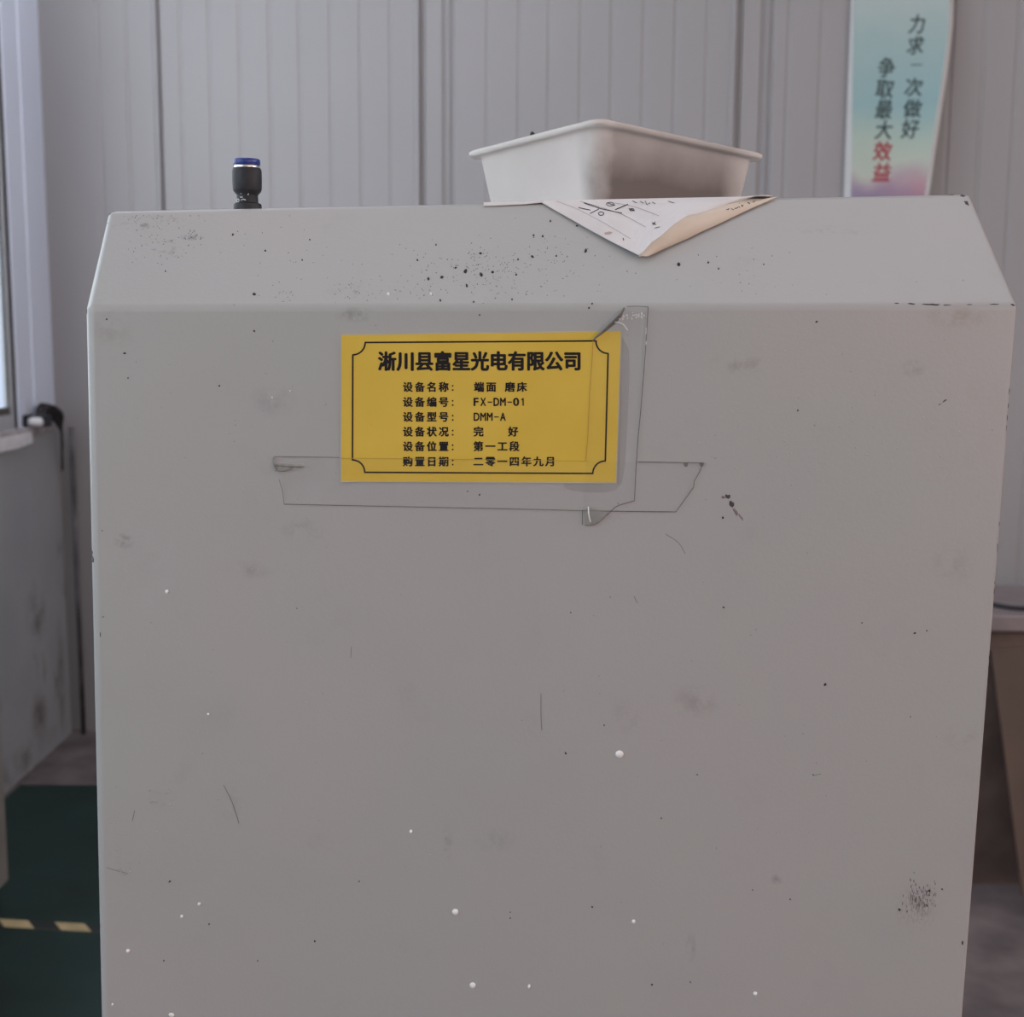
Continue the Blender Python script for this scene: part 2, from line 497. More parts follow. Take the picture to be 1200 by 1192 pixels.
smudge(1080, 1054, 20, 24, 1.0, DK, front, 0.47, 330, (3, 3, 1))
smudge(1075, 1064, 32, 36, 0.45, BR, front, 0.47, 330, (3, 3, 1))
smudge(1122, 372, 40, 16, 0.40, (0.22, 0.17, 0.11, 1), front, 0.40, 90)
smudge(868, 428, 45, 14, 0.30, BR, front, 0.45, 120)
smudge(1070, 432, 16, 12, 0.35, DK, front, 0.42, 120)
smudge(524, 988, 9, 26, 0.40, DK, front, 0.40, 80)
smudge(580, 985, 30, 18, 0.25, DK, front, 0.40, 60)
smudge(815, 822, 34, 24, 0.30, BR, front, 0.42, 90)
smudge(735, 840, 24, 26, 0.22, DK, front, 0.42, 90)
smudge(320, 470, 30, 22, 0.25, DK, front, 0.42, 70)
smudge(1125, 865, 24, 20, 0.22, BR, front, 0.42, 90)
smudge(910, 1031, 8, 8, 0.45, DK, front, 0.35, 120)
smudge(810, 1110, 8, 22, 0.30, DK, front, 0.40, 120, (3, 3, 1))
smudge(270, 940, 16, 26, 0.25, DK, front, 0.45, 90)
smudge(1118, 660, 30, 30, 0.22, BR, front, 0.42, 90)
t.l(big, t.b.inputs['Base Color'])
t.b.inputs['Roughness'].default_value = 0.38; t.b.inputs['Specular IOR Level'].default_value = 0.5
b1 = t.bump(t.noise(7, 2), 0.10, 0.01)
b2 = t.bump(t.noise(520, 3, 0.6), 0.16, 0.0006, b1)
t.l(b2, t.b.inputs['Normal'])
M_PAINT = t.m

mach = thing('grinding_machine', 'grey painted sheet metal machine housing with sloped top edge filling the picture', 'machine', (FP0.x, FP0.y + 0.2, 0))
bm = bmesh.new()
Lp = [fl, bl, tl, Vector((tl.x, tl.y, tl.z)) + BK * 0.86, Vector((fl.x, fl.y, fl.z)) + BK]
Rp = [fr, br, tr, Vector((tr.x, tr.y, tr.z)) + BK * 0.86, Vector((fr.x, fr.y, fr.z)) + BK]
a = [bm.verts.new(p) for p in Lp]; b = [bm.verts.new(p) for p in Rp]
for i in range(5):
    j = (i + 1) % 5; bm.faces.new((a[i], b[i], b[j], a[j]))
bm.faces.new(a); bm.faces.new(b[::-1])
bmesh.ops.recalc_face_normals(bm, faces=bm.faces[:])
bm.edges.ensure_lookup_table(); lay = bm.edges.layers.float.new('bevel_weight_edge')
for e in bm.edges:
    m_ = (e.verts[0].co + e.verts[1].co) / 2
    side = (e.verts[0].co - e.verts[1].co).normalized()
    if abs(side.x) > 0.9: e[lay] = 0.55                 # folds running across
    elif m_.x < 0: e[lay] = 1.0                         # left side
    else: e[lay] = 0.50
hous = obj('housing', bm, M_PAINT, mach, smooth=True)
md = hous.modifiers.new('rounded_folds', 'BEVEL'); md.width = 0.0055; md.segments = 5; md.limit_method = 'WEIGHT'; md.harden_normals = True
bpy.context.view_layer.update()
dg = bpy.context.evaluated_depsgraph_get()
ev = hous.evaluated_get(dg); me = ev.to_mesh()
mw = hous.matrix_world
bvh = BVHTree.FromPolygons([mw @ v.co for v in me.vertices], [tuple(p.vertices) for p in me.polygons])
ev.to_mesh_clear()
TOPZ = min(tl.z, tr.z)


def skin(px, py, off=0.0):
    """point on the housing's skin"""
    p, n, _, _ = bvh.ray_cast(CAM, ray(px, py))
    for k in range(1, 15):
        if p is not None: break
        p, n, _, _ = bvh.ray_cast(CAM, ray(px + (600 - px) * 0.0012 * k, py + 0.4 * k))
    if n.dot(ray(px, py)) > 0: n = -n
    return p + n * off


def add_fleck(bm, px, py, rx, ry, ang=0.0, h=0.0003, seg=7, jag=0.3, rg=random):
    """a small raised fleck of irregular outline lying on the housing"""
    ca, sa = math.cos(ang), math.sin(ang); ring = []
    for k in range(seg):
        q = 2 * math.pi * k / seg; s = 1 - jag * rg.random()
        x, y = rx * s * math.cos(q), ry * s * math.sin(q)
        ring.append((px + ca * x - sa * y, py + sa * x + ca * y))
    lo = [bm.verts.new(skin(x, y, -0.0001)) for x, y in ring]
    mi = [bm.verts.new(skin(px + (x - px) * 0.75, py + (y - py) * 0.75, h * 0.75)) for x, y in ring]
    top = bm.verts.new(skin(px, py, h))
    for k in range(seg):
        j = (k + 1) % seg
        bm.faces.new((lo[k], lo[j], mi[j], mi[k])); bm.faces.new((mi[k], mi[j], top))


# grit and dirt flecks
bm = bmesh.new(); rg = random.Random(11)
bigs = [(502, 327, 2.2), (518, 325, 2.3), (545.5, 318, 2.8), (564, 322, 2.8), (577, 319, 2.1), (547, 335, 2.2), (563, 297, 1.8), (605, 322, 1.4),
        (625.5, 276, 1.4), (636, 277, 1.7), (624, 301, 1.9), (607, 304, 1.4), (298, 345, 2.6), (273, 275, 1.6), (686.5, 294, 2.6), (795.5, 310, 2.6),
        (645, 259, 1.5), (676, 265, 1.3), (516, 352, 1.8), (534, 314, 1.6), (511, 287, 1.3), (489, 305, 1.4), (600, 351, 1.3), (652, 300, 1.3), (555, 354, 1.2),
        (354, 305, 1.2), (363, 281, 1), (311, 294, 1.3), (194, 318, 1), (690, 361, 1.6), (694, 356, 1.3), (830, 308, 1.3), (842, 315, 1.3), (895, 310, 1),
        (298, 388, 1.6), (146, 414, 1.8), (257, 452, 1.4), (150, 443, 1.1), (562, 369, 1.4), (125, 374, 1.2), (967, 802, 2.1), (663, 883, 1.8), (199, 1033, 1.6),
        (245, 1083, 1.2), (421, 1033, 1.3), (848, 712, 1.6), (1072, 742, 1.6), (1086, 739, 1.2), (847, 607, 1.7), (369, 1103, 1.5), (1089, 1044, 2), (1104, 1042, 1.2), (708, 850, 1.3),
        (775, 959, 1.4), (764, 1154, 1.6), (809, 1151, 1.2), (598, 1069, 1), (598, 1076, 1), (120, 622, 1), (121, 723, 1), (302, 1126, 1), (192, 1126, 1.1), (348, 713, 1), (548, 576, 1.2), (562, 580, 1.3),
        (935, 481, 1.4), (957, 377, 1.8), (669, 718, 1.2), (1010, 730, 1.0), (715, 700, 0.9), (817, 908, 1.2), (882, 1043, 1.2), (694, 1063, 1.3), (926, 1054, 1.2), (953, 908, 1.2), (1054, 1066, 2.0), (1067, 840, 1.0)]
for x, y, r in bigs: add_fleck(bm, x, y, r * 1.15, r * 0.8, rg.uniform(0, 3.1), 0.0006, 8, 0.4, rg)
for cx, cy, sx, sy, n in ((555, 316, 45, 16, 90), (585, 322, 22, 14, 35), (565, 300, 14, 8, 25), (500, 322, 26, 14, 28), (412, 342, 16, 12, 26), (640, 300, 30, 18, 40), (350, 305, 50, 30, 26), (192, 282, 22, 14, 45),
                          (180, 255, 26, 6, 26), (224, 277, 9, 4, 24), (870, 320, 45, 18, 22), (620, 345, 60, 8, 16), (330, 345, 12, 6, 16), (800, 480, 200, 60, 18), (300, 450, 90, 60, 18), (400, 800, 190, 150, 40), (880, 850, 170, 190, 50)):
    for k in range(n):
        x, y = rg.gauss(cx, sx), rg.gauss(cy, sy)
        if cy < 356: y = min(max(y, 253), 356)
        if 108 < x < 1125 and y < 1185 and not (398 < x < 730 and 386 < y < 568):
            add_fleck(bm, x, y, rg.uniform(0.4, 0.95), rg.uniform(0.3, 0.65), rg.uniform(0, 3.1), 0.0002, 6, 0.4, rg)
o = obj('grit_specks', bm, M_SPECK, mach); o['kind'] = 'stuff'

bm = bmesh.new()
for k in range(70):
    x, y = rg.gauss(1080, 8), rg.gauss(1051, 9)
    add_fleck(bm, x, y, rg.uniform(0.35, 0.9), rg.uniform(0.8, 3.4), rg.uniform(-0.08, 0.08), 0.00015, 6, 0.4, rg)
o = obj('brushed_scuff', bm, simple('brown_scuff', (0.13, 0.095, 0.09, 1), 0.8, var=0.5, scale=400), mach); o['kind'] = 'stuff'

# pale raised specks and paint drops
bm = bmesh.new()
for cx, cy, sx, sy, n in ((188, 935, 10, 6, 14), (142, 1010, 7, 14, 14), (170, 980, 40, 40, 14), (970, 500, 40, 30, 12), (480, 345, 14, 10, 6), (1090, 450, 40, 60, 18), (900, 540, 60, 30, 16), (630, 320, 60, 16, 10), (300, 880, 100, 120, 14)):
    for k in range(n):
        x, y = rg.gauss(cx, sx), rg.gauss(cy, sy)
        if 112 < x < 1165: add_fleck(bm, x, y, rg.uniform(0.7, 1.6), rg.uniform(0.6, 1.3), rg.uniform(0, 3), 0.0006, 7, 0.25, rg)
o = obj('paint_nibs', bm, M_PAINT, mach); o['kind'] = 'stuff'
for x, y, rx, ry in ((195.5, 693.5, 2.2, 2.6), (726, 884, 5.2, 4.6), (533.5, 1069, 4, 4), (481.5, 974.5, 1.8, 2.2), (233.5, 1059.5, 2, 2.1), (213, 1074, 1.9, 1.9), (150, 1114.5, 2.4, 2.4),
                     (554, 1155, 3.8, 3.8), (620, 1156, 1.6, 2.6), (742.5, 1080, 2.2, 2.4), (885, 1164.5, 2.6, 2.4), (201, 1189.5, 3.6, 2.6), (132, 1177, 1.3, 1.3), (319, 466, 0.9, 0.9), (340, 458, 0.9, 0.9), (505, 345, 1.4, 1.2), (455, 345, 1.8, 1.4), (244, 837, 1.5, 1.4)):
    bm = bmesh.new(); add_fleck(bm, x, y, rx, ry, 0.2, 0.0011, 14, 0.05, rg)
    obj('paint_drop', bm, M_DROP, mach, smooth=True)

M_SCRAPE = simple('scraped_paint', (0.20, 0.155, 0.15, 1), 0.7, var=0.4, scale=300)
M_SCRATCH = simple('scratch_grey', (0.17, 0.165, 0.165, 1), 0.7)
# chipped paint on the folds and corners, and scrapes on the flat
for x, y, rx, ry, an in ((1128, 229.5, 5, 1.6, 0.1), (1133, 238, 5.5, 2.4, 0.75), (1118, 226.6, 5, 1.1, 0.02), (1092, 357, 14, 1.6, 0.03), (1068, 356, 7, 1.0, 0.1), (1110, 357.5, 6, 0.8, -0.05), (1051, 355.5, 5, 0.6, 0), (1136, 357, 5, 0.6, 0), (1187, 357.5, 4.5, 1.5, 0.3),
                         (1165, 356.5, 8, 0.8, 0), (1184.5, 458, 2.2, 6, 0.2), (1182.8, 475, 1.8, 4, 0.1), (1181, 489, 1.6, 5, 0.25), (1182, 500, 1.2, 4, 0), (1174.0, 612, 1.2, 4, 0.0), (1172.6, 640, 1.3, 7, 0.05), (1168.5, 681, 2.2, 3.0, 0.5), (1170.5, 690, 0.9, 5, 0.1),
                         (1162.3, 768, 1.1, 2.6, 0), (1107, 469.5, 5, 1.2, -0.6), (1101, 474, 3, 0.7, -0.6), (126, 249, 2.4, 1.2, -0.6), (107.5, 648, 1.6, 6, 0.05), (109, 656, 1.5, 7, 0.0), (117.5, 744, 0.8, 5, 0), (116.5, 1085, 0.9, 4, 0),
                         (97.0, 362, 1.0, 4, 0), (1128, 1105, 1.2, 3, 0), (853, 582, 4.5, 3.5, 0.5), (857, 590, 3.8, 6, -0.3)):
    bm = bmesh.new(); add_fleck(bm, x, y, rx, ry, an, 0.00025, 12, 0.55, rg)
    obj('paint_chip', bm, M_BARE, mach)
for x, y, rx, ry, an in ((862, 600, 3, 8, -0.5), (868, 606, 2, 7, -0.6), (848, 583, 3.5, 2.5, 0.3)):
    bm = bmesh.new(); add_fleck(bm, x, y, rx, ry, an, 0.0002, 12, 0.5, rg)
    obj('scrape_mark', bm, M_SCRAPE, mach)
# fine scratches
for pts in ([(634, 813), (634, 840), (635, 856)], [(262, 920), (272, 940), (280, 965)], [(411, 771), (412, 758)], [(155, 962), (158, 950)], [(743, 699), (747, 707)], [(780, 626), (795, 636), (803, 649)], [(953, 909), (962, 907)], [(125, 1017), (150, 1024)]):
    bm = bmesh.new(); add_ribbon(bm, lambda x, y, o: skin(x, y, o), smooth_path([(x, y, 0) for x, y in pts], 4) and [(p.x, p.y) for p in smooth_path([(x, y, 0) for x, y in pts], 4)], 0.7, 0.00012)
    obj('scratch', bm, M_SCRATCH, mach)

# ------------------------------------------------------------------ lettering
_g = {}


def glyph(ch, bold):
    k = (ch, bold)
    if k not in _g:
        cu = bpy.data.curves.new('glyph', 'FONT'); cu.body = ch; cu.size = 1; cu.resolution_u = 4
        o = bpy.data.objects.new('glyph', cu); C.objects.link(o)
        bpy.context.view_layer.update()
        m = bpy.data.meshes.new_from_object(o.evaluated_get(bpy.context.evaluated_depsgraph_get()))
        _g[k] = ([tuple(v.co[:2]) for v in m.vertices], [tuple(p.vertices) for p in m.polygons])
        bpy.data.objects.remove(o); bpy.data.curves.remove(cu); bpy.data.meshes.remove(m)
    return _g[k]


def put(bm, ch, bold, mapf, x0, y0, x1, y1, off, fit=False, shear=0.0, bends=None):
    """one character set into the cell x0..x1, y0..y1 (fit: by its own outline, else by its em square)"""
    vs, fs = glyph(ch, bold)
    if not vs: return
    if fit:
        ax, bx = min(v[0] for v in vs), max(v[0] for v in vs); ay, by = min(v[1] for v in vs), max(v[1] for v in vs)
    else: ax, bx, ay, by = 0.0, 1.0, -0.12, 0.88
    for ox, oy in (((0, 0),) if not bold else ((0, 0), (-bold, 0), (bold, 0), (0, -bold * 0.7), (0, bold * 0.7), (-bold * 0.7, -bold * 0.5), (bold * 0.7, -bold * 0.5), (-bold * 0.7, bold * 0.5), (bold * 0.7, bold * 0.5))):
      out = []
      for x, y in vs:
        x += ox; y += oy
        s, q = (x - ax) / (bx - ax), (y - ay) / (by - ay)
        X = x0 + s * (x1 - x0) + shear * (q - 0.5) * (y1 - y0); Y = y1 + q * (y0 - y1)
        out.append(bm.verts.new(mapf(X, Y, off)))
      for f in fs:
        try: bm.faces.new([out[i] for i in f])
        except ValueError: pass
      off += 0.000003


# ------------------------------------------------------------------ yellow nameplate
t = NT('yellow_card')
yc = t.mix(t.mr(t.noise(30, 4), 0.35, 0.7), (0.62, 0.42, 0.042, 1), (0.66, 0.455, 0.055, 1))
yc = t.mix(t.mr(t.noise(70, 5, 0.7), 0.66, 0.80, 0, 0.5), yc, (0.46, 0.25, 0.03, 1))
t.l(yc, t.b.inputs['Base Color']); t.b.inputs['Roughness'].default_value = 0.42
t.l(t.bump(t.noise(260, 3), 0.08, 0.0005), t.b.inputs['Normal'])
M_YELLOW = t.m
T_PL = 0.0006
corner = [(399, 391.5), (728.5, 387.5), (722.5, 566.5), (399, 565.0)]
cen = front(562, 478)
plate = thing('nameplate', 'yellow equipment nameplate with black Chinese writing taped to the grey housing', 'sign', cen)
card = obj('card', slab([front(x, y, T_PL) for x, y in corner], FN, T_PL - 0.00005), M_YELLOW, plate)
bm = bmesh.new()
ip = [(400.2, 392.7), (727.3, 388.7), (721.5, 565.4), (400.2, 563.8)]
for i in range(4):
    j = (i + 1) % 4
    q = [corner[i], corner[j], ip[j], ip[i]]
    bm.faces.new([bm.verts.new(front(x, y, T_PL + 0.00006)) for x, y in q])
obj('card_edge', bm, simple('pale_card_edge', (0.45, 0.42, 0.34, 1), 0.5), card)


def uvp(s, q):
    """card coordinates of the border frame"""
    a = Vector((413.5, 401.5)).lerp(Vector((713, 399.5)), s); b = Vector((413.0, 553.5)).lerp(Vector((709, 555.0)), s)
    p = a.lerp(b, q); return (p.x, p.y)


bm = bmesh.new(); rs, rq = 14.5 / 299, 14.5 / 153
ring = []
for cx, cy, a0 in ((0, 0, 90), (1, 0, 180), (1, 1, 270), (0, 1, 360)):
    arc = []
    for k in range(11):
        an = R(a0 - 90 * k / 10)
        arc.append((cx + rs * math.cos(an), cy + rq * math.sin(an)))
    ring.append(arc)
# corner arcs run from one side to the next; small steps join them to the sides
path = []
k1, k2 = 0.010, 0.0
for i, arc in enumerate(ring):
    path += arc
path.append(path[0])
# side lines
tl_, tr_2, br_, bl_ = ring
W1 = 1.9
add_ribbon(bm, front, [uvp(rs - 0.002, 0), uvp(1 - rs + 0.002, 0)], W1, T_PL + 0.0001)
add_ribbon(bm, front, [uvp(1, rq - 0.004), uvp(1, 1 - rq + 0.004)], W1, T_PL + 0.0001)
add_ribbon(bm, front, [uvp(1 - rs + 0.002, 1), uvp(rs - 0.002, 1)], W1, T_PL + 0.0001)
add_ribbon(bm, front, [uvp(0, 1 - rq + 0.004), uvp(0, rq - 0.004)], W1, T_PL + 0.0001)
for (cx, cy, sx, sy) in ((0, 0, 1, 1), (1, 0, -1, 1), (1, 1, -1, -1), (0, 1, 1, -1)):
    pts = [uvp(cx + sx * rs, cy)]
    for k in range(13):
        an = R(8 + 74 * k / 12)
        pts.append(uvp(cx + sx * rs * math.cos(an) * 1.0, cy + sy * rq * math.sin(an)))
    pts.append(uvp(cx, cy + sy * rq))
    add_ribbon(bm, front, pts, W1, T_PL + 0.00011)
obj('border_line', bm, M_INK, card)
bm = bmesh.new()
OFFP = T_PL + 0.00012
for k, ch in enumerate('淅川县富星光电有限公司'):
    x = 444.0 + k * 21.72; put(bm, ch, 0.046, front, x - 1.0, 411.5 - k * 0.03, x + 20.6, 435.0 - k * 0.03, OFFP)
obj('heading_lettering', bm, M_INK, card)
rows = [('设备名称', '端面_磨床', 453.4), ('设备编号', 'FX-DM-01', 471.0), ('设备型号', 'DMM-A', 488.4), ('设备状况', '完好', 505.8), ('设备位置', '第一工段', 523.0), ('购置日期', '二零一四年九月', 540.8)]
for i, (a_, b_, y) in enumerate(rows):
    bm = bmesh.new()
    for k, ch in enumerate(a_): put(bm, ch, 0.042, front, 472.0 + 14.0 * k, y - 5.9, 483.9 + 14.0 * k, y + 6.1, OFFP)
    for dy in (-1.2, 3.8):
        add_ribbon(bm, front, [(529.6, y + dy), (531.4, y + dy)], 1.8, OFFP)
    if b_[0] in 'FD':
        for k, ch in enumerate(b_):
            x = 555.4 + 7.72 * k
            if ch == '-': add_ribbon(bm, front, [(x + 0.6, y + 0.3), (x + 6.0, y + 0.3)], 1.3, OFFP)
            elif ch == '1':
                add_ribbon(bm, front, [(x + 3.6, y - 4.4), (x + 3.6, y + 4.6)], 1.5, OFFP); add_ribbon(bm, front, [(x + 1.4, y - 2.4), (x + 3.6, y - 4.0)], 1.1, OFFP)
            else: put(bm, ch, 0.034, front, x, y - 4.5, x + (5.0 if ch == 'F' else 6.2), y + 4.6, OFFP, True)
    else:
        xs = {'端面_磨床': [555.4, 569.6, 0, 591.6, 605.6], '完好': [554.8, 595.4]}.get(b_, [554.6 + 14.05 * k for k in range(8)])
        for ch, x in zip(b_, xs):
            if ch != '_': put(bm, ch, 0.042, front, x, y - 6.0, x + 12.0, y + 6.0, OFFP)
    obj('printed_line', bm, M_INK, card)

# ------------------------------------------------------------------ clear tape
def tape_mat(name, col, a, rough):
    t = NT(name); t.b.inputs['Base Color'].default_value = col; t.b.inputs['Alpha'].default_value = a
    t.b.inputs['Roughness'].default_value = rough
    t.l(t.bump(t.noise(140, 3), 0.25, 0.0006), t.b.inputs['Normal'])
    return t.m


M_TAPE = tape_mat('clear_tape', (0.36, 0.37, 0.35, 1), 0.03, 0.25)
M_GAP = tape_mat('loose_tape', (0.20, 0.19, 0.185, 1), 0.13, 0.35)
M_EDGE = simple('dirty_tape_edge', (0.13, 0.12, 0.11, 1), 0.7, var=0.3, scale=200)
M_FLAP = tape_mat('folded_tape', (0.13, 0.115, 0.11, 1), 0.85, 0.3)
M_CURL = simple('tape_curl', (0.20, 0.20, 0.18, 1), 0.25, var=0.2)
M_SHINE = simple('crinkled_tape', (0.75, 0.75, 0.75, 1), 0.15, var=0.1)


def film(pts):
    bm = bmesh.new(); bm.faces.new([bm.verts.new(p) for p in pts])
    return bm


def mapt(off0): return lambda x, y, o: front(x, y, off0 + o)


Hl = [(321, 535), (400, 536.5), (560, 538.5), (690, 540.5), (824, 542.5), (820, 553), (813.5, 564), (813, 571), (800, 589), (792, 600), (682, 598.5), (500, 594.5), (333, 591), (331, 575), (327, 562), (322, 552), (320, 545)]
ht = thing('clear_tape', 'wide horizontal strip of clear tape across the bottom of the yellow nameplate', 'tape', front(575, 568))
obj('strip', film([front(x, y, T_PL + 0.0005) for x, y in Hl]), M_TAPE, ht)
bm = bmesh.new(); o1 = T_PL + 0.00055
add_ribbon(bm, front, [(321, 535), (360, 535.6), (398, 536.3)], 0.7, o1)
add_ribbon(bm, front, [(747, 541.4), (790, 542), (824, 542.5)], 0.8, o1)
add_ribbon(bm, front, Hl[4:10], 0.85, o1)
add_ribbon(bm, front, [(792, 600), (720, 599.3), (682, 598.5)], 0.85, o1)
add_ribbon(bm, front, [(682, 598.5), (600, 596.5), (500, 594.5), (333, 591)], 0.75, o1)
add_ribbon(bm, front, [(333, 591), (331, 575), (327, 562)], 0.5, o1)
obj('edge', bm, M_EDGE, ht)
bm = bmesh.new()
add_ribbon(bm, front, [(399, 537), (560, 538.8), (690, 540.4)], 0.55, o1)
obj('edge_on_card', bm, simple('edge_on_yellow', (0.46, 0.30, 0.03, 1), 0.6), ht)
bm = bmesh.new()
add_tube(bm, smooth_path([front(321, 536, o1), front(321, 544, 0.0022), front(325, 550, 0.0012)], 4), 0.0005, 6)
add_tube(bm, smooth_path([front(323, 545, 0.0018), front(335, 546, 0.002), front(356, 547, 0.0013)], 4), [0.0004, 0.0008] * 4 + [0.0002], 6)
add_tube(bm, smooth_path([front(322, 551, 0.0018), front(332, 552, 0.002), front(343, 549, 0.0012)], 4), 0.0004, 6)
obj('curled_end', bm, M_CURL, ht, smooth=True)
bm = bmesh.new()
for x, y in ((822, 543.5), (803.5, 543.8)): bm.faces.new([bm.verts.new(front(x + a_, y + b_, o1)) for a_, b_ in ((-3, -1), (3, -1), (2, 3), (-1, 3.5))])
obj('lifted_spot', bm, M_CURL, ht)

Vl = [(731, 359.8), (759.6, 359.8), (757.5, 395), (755, 430), (751, 480), (748, 510), (745.5, 545), (743.5, 587), (733, 590), (722, 594), (712, 603), (702, 612), (694, 615.5), (686, 615.5), (682, 614), (683, 598), (685, 566), (687, 500), (691, 430), (695, 398)]
o2 = T_PL + 0.0009
vt = thing('clear_tape', 'upright strip of clear tape with folded top over the right end of the yellow nameplate', 'tape', front(722, 490))
obj('strip', film([front(x, y, o2) for x, y in Vl]), M_TAPE, vt)
bm = bmesh.new(); o3 = o2 + 0.00008
add_ribbon(bm, front, [(735, 359.2), (748, 358.9), (759.6, 359.8)], 0.7, o3)
add_ribbon(bm, front, Vl[1:8], 0.9, o3)
add_ribbon(bm, front, [(p.x, p.y) for p in smooth_path([(x, y, 0) for x, y in Vl[7:14]], 5)], 0.95, o3)
add_ribbon(bm, front, [(682.3, 615), (682.6, 606), (682.5, 598)], 1.0, o3)
obj('edge', bm, M_EDGE, vt)
bm = bmesh.new()
add_ribbon(bm, front, [(695, 398), (694, 420), (691, 460), (689, 510), (686.5, 540)], 0.7, o3)
obj('edge_on_card', bm, simple('edge_on_yellow_rusty', (0.40, 0.22, 0.03, 1), 0.6), vt)
bm = bmesh.new()
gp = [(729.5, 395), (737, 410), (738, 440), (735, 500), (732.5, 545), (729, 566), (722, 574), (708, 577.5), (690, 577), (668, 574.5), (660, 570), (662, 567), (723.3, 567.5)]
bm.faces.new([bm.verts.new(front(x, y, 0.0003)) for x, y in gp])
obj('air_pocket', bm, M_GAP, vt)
# folded flap: a narrow rolled-over band that stands off the card
bm = bmesh.new()
A = [(695.5, 398.5), (699, 394.5), (707, 387), (716, 378.5), (725, 369.5), (729, 364), (731.5, 360.5)]
B = [(697, 397.5), (702.5, 394), (711.5, 387.5), (721, 379.5), (727.5, 372.5), (730.5, 366), (732.5, 361.5)]
for h0, h1 in ((o2, 0.0030),):
    va = [bm.verts.new(front(x, y, 0.0034 if 0 < i < 5 else 0.002)) for i, (x, y) in enumerate(A)]
    vb = [bm.verts.new(front(x, y, o2)) for i, (x, y) in enumerate(B)]
    for i in range(len(A) - 1): bm.faces.new((va[i], vb[i], vb[i + 1], va[i + 1]))
obj('folded_flap', bm, M_FLAP, vt)
bm = bmesh.new()
add_tube(bm, smooth_path([front(x, y, 0.0036 if 0 < i < 5 else 0.002) for i, (x, y) in enumerate(A)], 3), 0.00042, 6)
obj('fold_edge', bm, M_CURL, vt, smooth=True)
bm = bmesh.new(); rs_ = random.Random(4)
add_tube(bm, smooth_path([front(717, 377.5, o3 + 0.0003), front(725, 378, o3 + 0.0006), front(731, 381, o3 + 0.0005), front(735.5, 387, o3 + 0.0003)], 4), 0.00028, 6)
for k in range(46):
    x = 726 + 30 * rs_.random() ** 1.3; y = 370.5 + rs_.gauss(0, 2.0) + (3 if x < 730 else 0)
    s = rs_.uniform(0.4, 1.2)
    bm.faces.new([bm.verts.new(front(x + a_ * s, y + b_ * s, o3 + 0.0003 + rs_.random() * 0.0003)) for a_, b_ in ((-1, 0), (0, -0.8), (1, 0.1), (0, 0.8))])
for y in (384, 388, 400): add_ribbon(bm, front, [(757.3, y), (757.0, y + 4)], 0.7, o3 + 0.0001)
obj('crinkle', bm, M_SHINE, vt)
bm = bmesh.new()
va = [(683.5, 598), (690, 595), (700, 598), (712, 601), (704, 609), (695, 614.5), (686, 615)]
bm.faces.new([bm.verts.new(front(x, y, o3 + (0.0012 if i in (2, 3, 4) else 0.0002))) for i, (x, y) in enumerate(va)])
obj('loose_end', bm, tape_mat('loose_tape_end', (0.30, 0.31, 0.27, 1), 0.45, 0.15), vt)
bm = bmesh.new()
add_tube(bm, smooth_path([front(689.5, 594, o3), front(690, 603, o3 + 0.0012), front(692, 612, o3 + 0.0008)], 4), 0.00035, 6)
obj('loose_end_crease', bm, M_SHINE, vt, smooth=True)

# ------------------------------------------------------------------ folded sheet of paper hanging over the top fold
t = NT('written_paper')
t.l(t.mix(t.mr(t.noise(40, 4), 0.3, 0.7), (0.60, 0.58, 0.58, 1), (0.67, 0.65, 0.65, 1)), t.b.inputs['Base Color'])
t.b.inputs['Roughness'].default_value = 0.8
M_PAPER = t.m
t = NT('paper_shaded')  # same upper side of the paper, its shade mixed into the beige
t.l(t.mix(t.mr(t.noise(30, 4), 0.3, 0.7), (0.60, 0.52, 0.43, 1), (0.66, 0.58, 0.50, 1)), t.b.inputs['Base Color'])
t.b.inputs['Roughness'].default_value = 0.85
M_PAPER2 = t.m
topn = Vector((0, 0, 1))
fold_l, tip, ridge, fold_r = (634, 236.5), (748, 299.5), (805, 253.0), (868, 235.0)


def topedge(px):
    q = (px - 124) / (1137 - 124); return tl.lerp(tr, q)


pT = thing('paper_sheet', 'creased white paper with handwriting drooping over the machine top edge under the tray', 'paper', topedge(720) + Vector((0, 0.03, 0.001)))
H = 0.009
A0 = slope(635, 237.5, 0.0010)                        # left end on the top fold
TIP = slope(748, 299, 0.0030)
RM = slope(806, 252.5, H); RR = slope(875, 233.5, 0.0018)
BLs, BRs = topedge(565) + Vector((0, 0.004, 0.0015)), topedge(880) + Vector((0, 0.012, 0.0022))


def top_sheet(off):
    """front edge polyline of the upper face from the left fold round the tip to the right"""
    E = [A0, slope(664, 254, 0.0012 + off), slope(692, 270, 0.0016 + off), slope(720, 285, 0.002 + off), TIP,
         slope(754, 295, 0.0045), slope(764, 284, 0.007), slope(775, 276.5, 0.0085), slope(790, 263, 0.0095), RM, slope(820, 250.5, 0.008), slope(845, 241.5, 0.0055), slope(862, 236.3, 0.0035), RR]
    return E


E = top_sheet(0)
bm = bmesh.new()
hv = []
N = 8
for i, p in enumerate(E):
    s = i / (len(E) - 1)
    b_ = topedge(638 + (905 - 638) * s) + SN * 0.0012
    row = []
    for k in range(N + 1):
        q = k / N
        pt = p.lerp(b_, q)
        pt += SN * 0.0016 * math.sin(math.pi * q) * (1 if i > 2 else 0.3)
        row.append(bm.verts.new(pt))
    row.append(bm.verts.new(b_ + Vector((0, 0.16, 0.0004))))
    hv.append(row)
for i in range(len(E) - 1):
    for k in range(N + 1): bm.faces.new((hv[i][k], hv[i][k + 1], hv[i + 1][k + 1], hv[i + 1][k]))
